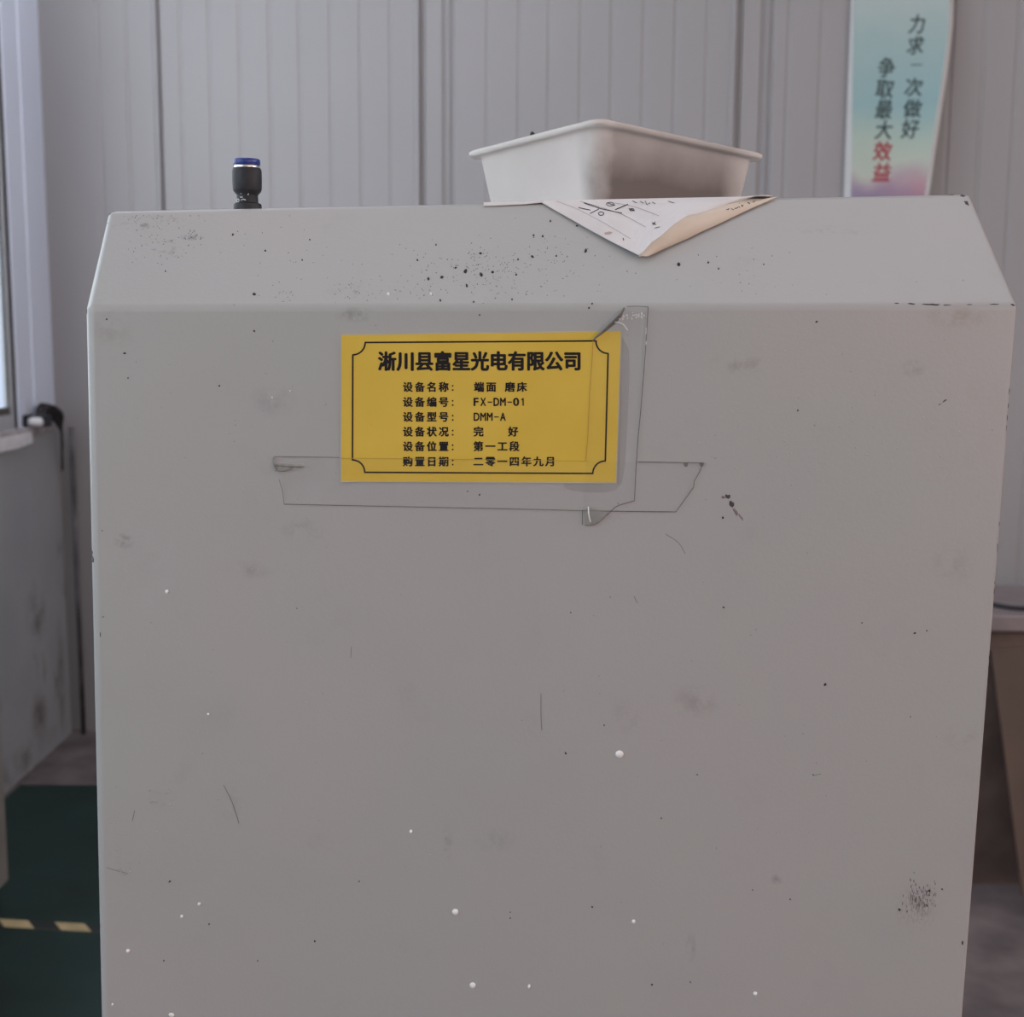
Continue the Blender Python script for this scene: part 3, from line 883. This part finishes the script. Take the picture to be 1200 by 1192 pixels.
# flat part on the machine top, left of the droop, its front edge turned just over the fold
cols_ = []
for px_, py_ in ((567, 241.5), (585, 240.8), (612, 239.6)):
    cols_.append([bm.verts.new(slope(px_, py_, 0.0007)), bm.verts.new(topedge(px_) + SN * 0.0008), bm.verts.new(topedge(px_) + Vector((0, 0.165, 0.0010)))])
for a_, b_ in zip(cols_, cols_[1:]):
    for k in range(2): bm.faces.new((a_[k], b_[k], b_[k + 1], a_[k + 1]))
bm.faces.new((cols_[-1][0], hv[0][0], hv[0][N // 2], cols_[-1][1])); bm.faces.new((cols_[-1][1], hv[0][N // 2], hv[0][N], hv[0][N + 1], cols_[-1][2]))
bmesh.ops.recalc_face_normals(bm, faces=bm.faces[:])
ps = obj('sheet', bm, M_PAPER, pT, smooth=False)
md = ps.modifiers.new('thickness', 'SOLIDIFY'); md.thickness = 0.0004; md.offset = 0
bpy.context.view_layer.update()
dg = bpy.context.evaluated_depsgraph_get(); ev = ps.evaluated_get(dg); me = ev.to_mesh()
pbvh = BVHTree.FromPolygons([ps.matrix_world @ v.co for v in me.vertices], [tuple(p.vertices) for p in me.polygons]); ev.to_mesh_clear()
# turned-down flap below the ridge
bm = bmesh.new()
up = [slope(748.5, 299.3, 0.0035), slope(754, 295, 0.0046), slope(764, 284, 0.0070), slope(775, 276.5, 0.0085), slope(790, 263, 0.0095), RM, slope(820, 250.5, 0.008), slope(845, 241.5, 0.0055), slope(862, 236.3, 0.0035), slope(880, 233.0, 0.0016)]
lo = [slope(749.5, 299.9, 0.0028), slope(760, 300.5, 0.0022), slope(773, 294, 0.0016), slope(790, 286.5, 0.0012), slope(806, 279.5, 0.0012), slope(822, 271.5, 0.0012), slope(840, 263.5, 0.0012), slope(868, 250, 0.0012), slope(890, 240, 0.0012), slope(911, 230.8, 0.0015)]
ua = [bm.verts.new(p) for p in up]; la = [bm.verts.new(p) for p in lo]
mids = [bm.verts.new((p + q) / 2 - SN * 0.0008) for p, q in zip(up, lo)]
for i in range(len(up) - 1):
    bm.faces.new((ua[i], mids[i], mids[i + 1], ua[i + 1])); bm.faces.new((mids[i], la[i], la[i + 1], mids[i + 1]))
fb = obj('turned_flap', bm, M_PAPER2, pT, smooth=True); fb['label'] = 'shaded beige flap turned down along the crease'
md = fb.modifiers.new('thickness', 'SOLIDIFY'); md.thickness = 0.0004; md.offset = 0
bpy.context.view_layer.update()
dg = bpy.context.evaluated_depsgraph_get(); ev = fb.evaluated_get(dg); me = ev.to_mesh()
fbvh = BVHTree.FromPolygons([fb.matrix_world @ v.co for v in me.vertices], [tuple(p.vertices) for p in me.polygons]); ev.to_mesh_clear()


def on_bvh(tree, x, y, off):
    d = ray(x, y); p, n, _, _ = tree.ray_cast(CAM, d)
    if p is None: p, n, _, _ = tree.find_nearest(at(x, y, 0.73))
    if n.dot(d) > 0: n = -n
    return p + n * off


def circ(cx, cy, rx, ry, n=10): return [(cx + rx * math.cos(2 * math.pi * k / n), cy + ry * math.sin(2 * math.pi * k / n)) for k in range(n + 1)]


bm = bmesh.new(); pm = lambda x, y, o: on_bvh(pbvh, x, y, o)
for pts in ([(652, 236), (676, 245), (705, 260), (739, 280)], [(680, 236), (704, 243), (730, 252), (756, 266)], [(720, 238), (745, 243), (772, 253)]):
    add_ribbon(bm, pm, [(p.x, p.y) for p in smooth_path([(x, y, 0) for x, y in pts], 8)], 0.55, 0.00012)
obj('ruled_line', bm, simple('ruled_line_grey', (0.33, 0.31, 0.33, 1), 0.8), ps)
bm = bmesh.new()
for pts, w in (([(678, 243.5), (692, 246.5)], 0.9), ([(691.5, 250.5), (702, 245)], 0.9), (circ(704.5, 250.5, 3.2, 2.1), 0.9), ([(684, 238), (705, 245), (729, 250)], 0.9), (circ(715, 239.5, 4.5, 2.2), 0.8), ([(711, 238), (721, 241)], 0.8), ([(721, 246), (736, 239.5)], 1.0), (circ(740.5, 246, 2.6, 1.3), 0.9), ([(737, 244.4), (744, 247.5)], 0.7),
               ([(741, 235.5), (746, 238)], 0.7), ([(750, 236), (754, 238.5)], 0.7), ([(756, 235.5), (758, 240), (762, 238)], 0.7), ([(764, 237), (768, 239)], 0.7), ([(783, 236), (790, 238)], 0.6), ([(764, 261), (769, 263.5)], 0.8), ([(768, 260), (765, 264)], 0.8), ([(767, 267.5), (773, 266)], 0.6), ([(730, 279), (731, 282)], 0.9)):
    add_ribbon(bm, pm, pts, w, 0.00014)
obj('handwriting', bm, M_INK, ps)
bm = bmesh.new(); fm = lambda x, y, o: on_bvh(fbvh, x, y, o)
for pts, w in (([(851, 242), (858, 238.5), (853, 246)], 1.0), (circ(862, 242, 3, 2.4), 1.0), ([(866, 238), (872, 244)], 1.0), ([(868, 245), (864, 240), (871, 240.5)], 0.9), ([(874, 236), (879, 239)], 0.9), ([(880, 234.5), (883, 237.5), (886, 234)], 0.9), ([(850, 246.5), (856, 244), (860, 246.5)], 0.8)):
    add_ribbon(bm, fm, pts, w, 0.00014)
obj('handwriting', bm, M_INK, fb)
bm = bmesh.new()
bm.faces.new([bm.verts.new(pm(x, y, 0.00013)) for x, y in ((708, 273), (714, 271.5), (718, 272.5), (715, 275), (709, 275.5))])
obj('stain', bm, simple('paper_stain', (0.42, 0.33, 0.30, 1), 0.8), ps)

# ------------------------------------------------------------------ plastic tray
NC, LC, RC = at(702, 137.0, 0.800), at(543, 178.5, 0.905), at(900, 181.0, 0.912)
e1 = LC - NC; e2 = RC - NC
print('TRAY', e1.length, e2.length, math.degrees(e1.angle(e2)))
t = NT('milky_plastic')
col = t.mix(t.mr(t.noise(14, 4), 0.40, 0.7), (0.80, 0.765, 0.735, 1), (0.72, 0.68, 0.65, 1))
col = t.mix(t.mr(t.noise(120, 5, 0.7, (1, 1, 0.5)), 0.66, 0.85, 0, 0.55), col, (0.36, 0.29, 0.25, 1))
# right-hand wall browned for dark contents showing through, with some shade painted in
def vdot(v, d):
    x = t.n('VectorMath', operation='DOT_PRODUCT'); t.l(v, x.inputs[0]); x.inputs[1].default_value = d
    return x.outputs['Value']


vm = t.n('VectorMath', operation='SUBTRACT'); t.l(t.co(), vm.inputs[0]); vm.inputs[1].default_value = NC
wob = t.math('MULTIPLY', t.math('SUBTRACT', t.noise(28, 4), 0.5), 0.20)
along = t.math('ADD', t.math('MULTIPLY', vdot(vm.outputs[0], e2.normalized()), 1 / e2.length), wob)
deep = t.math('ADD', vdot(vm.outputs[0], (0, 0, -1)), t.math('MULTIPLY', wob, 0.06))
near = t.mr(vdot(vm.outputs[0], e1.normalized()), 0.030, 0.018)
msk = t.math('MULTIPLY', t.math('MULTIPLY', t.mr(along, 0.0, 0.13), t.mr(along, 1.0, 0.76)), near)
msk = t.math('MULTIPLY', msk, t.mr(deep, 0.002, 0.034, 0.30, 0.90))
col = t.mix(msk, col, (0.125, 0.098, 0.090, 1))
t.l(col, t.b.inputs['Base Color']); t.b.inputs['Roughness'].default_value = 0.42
t.b.inputs['Subsurface Weight'].default_value = 0.0
tl2 = t.n('BsdfTranslucent'); t.l(col, tl2.inputs[0])
mx = t.n('MixShader'); mx.inputs[0].default_value = 0.22
t.l(t.b.outputs[0], mx.inputs[1]); t.l(tl2.outputs[0], mx.inputs[2]); t.l(mx.outputs[0], t.out.inputs[0])
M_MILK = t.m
nrm = e2.cross(e1).normalized()
if nrm.z < 0: nrm = -nrm
base_z = max(topedge(600).z, topedge(800).z) + 0.0030
cen = NC + (e1 + e2) / 2
hgt = 0.001


def ring(bm, inset, z, r, seg=8):
    """rounded parallelogram ring"""
    l1, l2 = e1.length, e2.length; u1, u2 = e1 / l1, e2 / l2
    a, b = l1 / 2 - inset, l2 / 2 - inset; vs = []
    for sx, sy, a0 in ((1, 1, 0), (-1, 1, 90), (-1, -1, 180), (1, -1, 270)):
        for k in range(seg + 1):
            an = R(a0 + 90 * k / seg)
            x = sx * (a - r) + r * math.cos(an); y = sy * (b - r) + r * math.sin(an)
            p = cen + u1 * x + u2 * y
            p = Vector((p.x, p.y, p.z + z)) if z > -0.02 else Vector((p.x, p.y, base_z + (z + 0.1)))
            vs.append(bm.verts.new(p))
    return vs


tray = thing('plastic_tray', 'milky white plastic tray with flared rim standing on top of the grey machine', 'tray', Vector((cen.x, cen.y, base_z)))
bm = bmesh.new()
RO = 0.010
levels = [(0.0122, -0.100, 0.011), (0.0114, -0.098, 0.012), (0.0060, -0.0042, 0.010), (0.0050, -0.0032, 0.010), (0.0012, -0.0038, RO), (0.0, -0.0026, RO), (0.0, -0.0008, RO), (0.0012, 0.0, RO), (0.0060, 0.0003, 0.010), (0.0080, -0.0012, 0.009), (0.0135, -0.0965, 0.010)]
rings = [ring(bm, *lv) for lv in levels]
for a, b in zip(rings, rings[1:]):
    n = len(a)
    for k in range(n): bm.faces.new((a[k], a[(k + 1) % n], b[(k + 1) % n], b[k]))
bm.faces.new(rings[0][::-1]); bm.faces.new(rings[-1])
bmesh.ops.recalc_face_normals(bm, faces=bm.faces[:])
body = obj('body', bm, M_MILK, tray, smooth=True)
body.data.set_sharp_from_angle(angle=R(50))
# grit specks scattered along the rim
bm = bmesh.new(); rg = random.Random(2)
for k in range(26):
    s = rg.random(); p = NC.lerp(RC, 0.04 + 0.92 * s) + Vector((rg.uniform(-0.001, 0.001), rg.uniform(-0.003, 0.004), 0.0002))
    r = rg.uniform(0.0003, 0.0009)
    add_lathe(bm, [(r * 0.6, -0.0003), (r, 0.0001), (r * 0.5, 0.0004)], p + Vector((0, 0.006, 0)), 6)
for k in range(8):
    s = rg.random(); p = NC.lerp(LC, 0.08 + 0.85 * s); r = rg.uniform(0.0003, 0.0006)
    add_lathe(bm, [(r * 0.6, -0.0003), (r, 0.0001), (r * 0.5, 0.0004)], p + Vector((0.004, 0.004, 0.0002)), 6)
o = obj('rim_grit', bm, M_BARE, tray); o['kind'] = 'stuff'
# the black crumb on the left rim
bm = bmesh.new(); c = NC.lerp(LC, 0.50) + Vector((0.0035, 0.002, 0.0022))
add_lathe(bm, [(0.0006, -0.002), (0.0017, -0.0014), (0.0015, -0.0004), (0.0006, 0.0006)], c, 7)
cr = obj('grit_crumb', bm, M_SPECK)
tag(cr, 'tiny black crumb sitting on the left rim of the white tray', 'crumb')

# ------------------------------------------------------------------ pneumatic push-in fitting
FY = 0.80
pb, ptp = at(289.5, 245, FY), at(289, 186, FY)
k = 1.0 / F * (ptp - CAM).length * 0.98
px = FY / F * 1.005
base = topedge(289).z
c0 = (ptp.x, FY, 0)
ft = thing('hose_fitting', 'black push-in air hose fitting with blue ring standing on the machine top left', 'fitting', (ptp.x, FY, base))


def zz(y): return ptp.z - (y - 186) * px


bm = bmesh.new()
add_lathe(bm, [(15.0 * px, base - 0.0005), (15.8 * px, base + 0.0005), (15.8 * px, zz(237.6)), (15.0 * px, zz(236.2)), (12.2 * px, zz(235)), (11.9 * px, zz(227)), (12.2 * px, zz(226)), (15.4 * px, zz(222.5)), (16.2 * px, zz(220)), (16.6 * px, zz(212)), (16.6 * px, zz(201.5)), (16.2 * px, zz(198.5)), (15.2 * px, zz(196.5))], c0)
fbody = obj('body', bm, M_BLACK, ft, smooth=True); fbody.data.set_sharp_from_angle(angle=R(35))
bm = bmesh.new()
add_lathe(bm, [(14.2 * px, zz(197)), (14.4 * px, zz(196.2)), (14.4 * px, zz(194)), (13.0 * px, zz(193.2))], c0)
obj('metal_ring', bm, M_CHROME, ft, smooth=True)
bm = bmesh.new()
add_lathe(bm, [(12.6 * px, zz(193.9)), (14.6 * px, zz(193.4)), (15.2 * px, zz(192.2)), (15.2 * px, zz(188.2)), (14.6 * px, zz(187.0)), (13.2 * px, zz(186.4)), (8.5 * px, zz(186.4)), (8.2 * px, zz(188)), (8.0 * px, zz(193))], c0)
obj('release_ring', bm, M_BLUE, ft, smooth=True).data.set_sharp_from_angle(angle=R(40))
bm = bmesh.new()


def cyl(x, y, o):
    dx = (x - 289.3) * px; r = 12.15 * px + 0.00015
    dx = max(-r * 0.95, min(r * 0.95, dx))
    return Vector((c0[0] + dx, FY - math.sqrt(r * r - dx * dx), zz(y)))


for pts, w in (([(278.5, 225), (284, 226), (288, 225)], 0.7), ([(293, 224), (292.5, 227.5)], 0.9), (circ(280, 233, 1.8, 1.6), 0.8), ([(283, 229.5), (286, 230), (286, 228.8)], 0.8), ([(284, 233), (287, 232), (290, 233)], 0.8)):
    add_ribbon(bm, cyl, pts, w, 0)
obj('white_print', bm, M_WHITEPRINT, fbody)
# the pipe the fitting screws into stays inside the housing's top

# ------------------------------------------------------------------ slogan banner on the back wall
def bsurf(x, y, off=0.0):
    """sheet that hugs the wall on its left and stands off it on its right lower side"""
    s = (x - 990) / 120; q = max(0.0, y / 230)
    return wall(x, y, 0.012 + 0.06 * max(0, s) ** 2 * (0.3 + q) + off)


def bl_x(y): return 997.2 - 8.6 * (y / 227) - (3.0 * math.sin(max(0, y - 60) / 200 * math.pi) if False else 0)
def br_x(y): return 1116.5 - 27.5 * (max(y, 30) - 40) / 187 if y > 40 else 1116.5 + (40 - y) * 0.02


t = NT('banner_print')
tcn = t.n('TexCoord'); spx = t.n('SeparateXYZ'); t.l(t.co(), spx.inputs[0])
ztop, zbot = wall(1050, 0).z, wall(1050, 227).z
fac = t.mr(spx.outputs['Z'], ztop, zbot)
wob = t.math('ADD', fac, t.math('MULTIPLY', t.math('SUBTRACT', t.noise(6, 2), 0.5), 0.25))
colr = t.ramp(wob, [(0.0, (0.40, 0.50, 0.50, 1)), (0.22, (0.29, 0.44, 0.44, 1)), (0.52, (0.215, 0.40, 0.42, 1)), (0.72, (0.36, 0.48, 0.41, 1)), (0.86, (0.44, 0.50, 0.42, 1)), (0.95, (0.40, 0.29, 0.34, 1)), (1.0, (0.24, 0.16, 0.27, 1))])
nb = t.mr(t.noise(11, 3), 0.45, 0.62)
low = t.mr(wob, 0.88, 1.0)
xr = t.mr(spx.outputs['X'], wall(1000, 210).x, wall(1085, 210).x)
lowc = t.mix(xr, (0.09, 0.10, 0.26, 1), (0.50, 0.13, 0.16, 1))
colr = t.mix(t.math('MULTIPLY', t.math('MULTIPLY', low, 0.9), t.math('ADD', 0.45, t.math('MULTIPLY', nb, 0.55))), colr, lowc)
colr = t.mix(0.22, colr, (0.40, 0.41, 0.40, 1))
t.l(colr, t.b.inputs['Base Color']); t.b.inputs['Roughness'].default_value = 0.6
M_BANNER = t.m
M_BORDER = simple('banner_white_edge', (0.52, 0.52, 0.52, 1), 0.6, var=0.03)
ban = thing('slogan_banner', 'teal hanging banner with dark and red Chinese slogan on the ribbed back wall', 'banner', wall(1050, 227, 0.01))
YS = [-260, -180, -100, -40, 0, 30, 60, 90, 120, 150, 180, 205, 227, 250, 262]


def strip(fx0, fx1, off, n=6):
    bm = bmesh.new(); rows_ = []
    for y in YS:
        a_, b_ = fx0(y), fx1(y)
        rows_.append([bm.verts.new(bsurf(a_ + (b_ - a_) * k / n, y, off)) for k in range(n + 1)])
    for r0, r1 in zip(rows_, rows_[1:]):
        for k in range(n): bm.faces.new((r0[k], r1[k], r1[k + 1], r0[k + 1]))
    return bm


bsheet = o = obj('sheet', strip(bl_x, br_x, 0), M_BORDER, ban, smooth=True)
md = o.modifiers.new('thickness', 'SOLIDIFY'); md.thickness = 0.001; md.offset = -1
obj('printed_field', strip(lambda y: bl_x(y) + 3.0 + 5.5 * max(0, y) / 227, lambda y: br_x(y) - 5.2, 0.0012), M_BANNER, bsheet, smooth=True)
MG = simple('slogan_ink', (0.035, 0.060, 0.062, 1), 0.7, var=0.1)
MRD = simple('slogan_red_ink', (0.33, 0.055, 0.07, 1), 0.7, var=0.1)
for ch, x, y, w, h, b_, m_ in (('力', 1075, 28, 20, 24, 0.02, MG), ('求', 1073, 53, 20, 23, 0.02, MG), ('一', 1074, 76, 15, 15, 0.0, MG), ('次', 1071, 102, 22, 23, 0.02, MG), ('做', 1069.5, 127, 22, 23, 0.02, MG), ('好', 1067, 151, 21, 24, 0.02, MG),
                             ('争', 1039, 79, 21, 25, 0.02, MG), ('取', 1037, 104, 22, 24, 0.02, MG), ('最', 1036, 128, 21, 24, 0.02, MG), ('大', 1036, 152, 21, 24, 0.02, MG), ('效', 1034.5, 177, 22, 24, 0.03, MRD), ('益', 1033.5, 202, 22, 24, 0.03, MRD)):
    bm = bmesh.new(); put(bm, ch, b_, bsurf, x - w / 2, y - h / 2, x + w / 2, y + h / 2, 0.0022, shear=0.16)
    o = obj('slogan_character', bm, m_, bsheet)
    if m_ is MRD: o['label'] = 'red character'

# ------------------------------------------------------------------ clutter on the sill in the left corner
SZ = ZS + 0.028
def sill(px, py): return on(px, py, (XL - 0.03, 0, 0), Vector((1, 0, 0)))
jb = at(34, 492, 4.30)
jt = thing('power_adapter', 'small black adapter with white plug lying on the window sill by the corner', 'adapter', (XL - 0.012, 4.34, SZ))
cx = at(36, 485, 4.36).x
obj('case', box(cx - 0.030, cx + 0.055, 4.36, 4.41, SZ, SZ + 0.040, 0.004), M_BLACK, jt)
bm = bmesh.new()
add_lathe(bm, [(0.010, -0.02), (0.013, -0.014), (0.0145, 0.0), (0.013, 0.016), (0.008, 0.021)], (0, 0, 0), 20)
bmesh.ops.transform(bm, matrix=Matrix.Translation((cx + 0.022, 4.343, SZ + 0.018)) @ Matrix.Rotation(R(90), 4, 'Y') @ Matrix.Scale(1.15, 4), verts=bm.verts[:])
obj('plug', bm, M_PLASTERWHITE, jt, smooth=True)
bm = bmesh.new(); rg = random.Random(8)
for k in range(13):
    dx, dy = rg.uniform(-6, 6), rg.uniform(-5, 6)
    pts = [at(46 + dx * 0.7, 489 + dy * 0.3, 4.40), at(50 + dx, 479 + dy, 4.42), at(59 + dx, 481 + dy * 1.2, 4.46), at(67 + dx, 489 + dy, 4.50), at(73 + dx * 0.4, 503, 4.56)]
    if k < 7: pts += [at(74 + dx * 0.4, 525 + 5 * dy, 4.575)]
    for p in pts[4:]: p.x = min(max(p.x, XL + 0.008), XL + 0.028)
    add_tube(bm, smooth_path(pts, 6), rg.uniform(0.003, 0.007), 6)
M_DUSTY = simple('dusty_cable', (0.032, 0.028, 0.031, 1), 0.8, var=0.5, scale=60)
cb = obj('cable_bundle', bm, M_DUSTY, None, smooth=True)
tag(cb, 'tangle of black cables on the sill end running down the dark wall corner', 'cables')
# grey skirting pipe in the corner
bm = bmesh.new()
pc = at(80, 600, 4.56)
add_tube(bm, [(XL + 0.050, 4.606, 0.0), (XL + 0.050, 4.606, 1.145)], 0.009, 12)
tag(obj('conduit_pipe', bm, simple('grey_pipe', (0.075, 0.07, 0.078, 1), 0.6, var=0.7, scale=9), None, smooth=True), 'thin dark grey pipe standing upright in the left wall corner', 'pipe')

# ------------------------------------------------------------------ floor tape
def floor_pt(px, py, z): return on(px, py, (0, 0, z), Vector((0, 0, 1)))


ta = floor_pt(-40, 1079, 0.0035); tb = floor_pt(150, 1090, 0.0035)
d = (tb - ta); d.z = 0; d.normalize(); nn = Vector((-d.y, d.x, 0)); ta = ta - d * 0.30
tape = thing('floor_marking_tape', 'yellow and black striped hazard tape across the green floor', 'tape', ta)
Lt = 1.45; hw = 0.020
obj('yellow_strip', slab([ta - nn * hw, ta + d * Lt - nn * hw, ta + d * Lt + nn * hw, ta + nn * hw], (0, 0, 1), 0.0004), M_YELLOWTAPE, tape)
bm = bmesh.new()
xs0 = (floor_pt(36, 1084, 0.0035) - ta).dot(d)
for k in range(-4, 8):
    s = xs0 + k * 0.150
    if s < 0.05 or s + 0.09 > Lt: continue
    add_slab(bm, [ta + d * (s + 0.018) - nn * hw + Vector((0, 0, 0.0004)), ta + d * (s + 0.088) - nn * hw + Vector((0, 0, 0.0004)), ta + d * (s + 0.052) + nn * hw + Vector((0, 0, 0.0004)), ta + d * (s - 0.018) + nn * hw + Vector((0, 0, 0.0004))], (0, 0, 1), 0.00035)
obj('black_stripe', bm, simple('black_tape', (0.02, 0.025, 0.025, 1), 0.5), tape)

# ------------------------------------------------------------------ cabinet at the left edge
cxr = at(4, 900, 3.20).x
cab = thing('cabinet', 'low pale grey cabinet at the left edge of the picture on the green floor', 'cabinet', (cxr - 0.16, 2.35, 0.003))
zt = at(4, 750, 3.20).z
obj('body', box(cxr - 0.32, cxr, 1.5, 3.2, 0.06, zt - 0.012, 0.004), M_CAB, cab)
obj('top', box(cxr - 0.322, cxr + 0.002, 1.495, 3.202, zt - 0.0119, zt, 0.003), M_FRAME, cab)
obj('plinth', box(cxr - 0.30, cxr - 0.02, 1.53, 3.18, 0.0031, 0.0599), M_GASKET, cab)

# ------------------------------------------------------------------ workbench at the right, behind the machine
wl = at(1100, 900, 3.35).x
zt1, zt0 = at(1190, 722, 3.30).z, at(1190, 741, 3.30).z
wb = thing('workbench', 'brown workbench with thick pale top behind the right side of the machine', 'workbench', (wl + 0.8, 3.6, 0))
obj('bench_top', box(wl - 0.03, wl + 1.8, 3.30, 3.72, zt0, zt1, 0.005), M_MAUVE, wb)
obj('front_panel', box(wl, wl + 1.75, 3.345, 3.365, 0.0, zt0 - 0.012), M_BROWN, wb)
obj('side_panel', box(wl, wl + 0.02, 3.366, 3.68, 0.0, zt0 - 0.0005), M_BROWN, wb)
obj('back_panel', box(wl + 0.021, wl + 1.75, 3.66, 3.68, 0.0, zt0 - 0.0005), M_BROWN, wb)
obj('shadow_gap_strip', box(wl + 0.021, wl + 1.75, 3.366, 3.38, zt0 - 0.06, zt0 - 0.0005), M_GASKET, wb)  # dark strip standing for the shade in the gap under the top
bm = bmesh.new()
cz = zt1 + 0.0065
add_tube(bm, smooth_path([Vector((wl + 0.02, 3.36, cz)), Vector((wl + 0.10, 3.38, cz)), Vector((wl + 0.14, 3.42, cz)), Vector((wl + 0.19, 3.37, cz)), Vector((wl + 0.30, 3.36, cz)), Vector((wl + 0.42, 3.40, cz)), Vector((wl + 0.60, 3.52, cz))], 6), 0.006, 8)
tag(obj('bench_cable', bm, M_BLACK, None, smooth=True), 'black cable lying along the pale bench top behind the machine', 'cable')
# plywood sheet leaning on the bench, its left edge slanting
bm = bmesh.new()
c1 = [(1161, 760, 3.325), (1168, 870, 3.29), (1201, 1050, 3.10), (1330, 1062, 3.10), (1330, 752, 3.325)]
ptsb = [at(*c) for c in c1]
n_ = (ptsb[4] - ptsb[0]).cross(ptsb[3] - ptsb[0]).normalized()
if n_.y > 0: n_ = -n_
o_ = ptsb[0]
ptsb = [p - n_ * (p - o_).dot(n_) for p in ptsb]
zmin = min(p.z for p in ptsb)
bm = slab(ptsb, n_, 0.012)
lb = obj('leaning_board', bm, M_PLY)
tag(lb, 'brown plywood sheet with slanting left edge leaning against the workbench', 'board')
print('BOARD zmin', zmin, 'TOP', tl.z, tr.z)
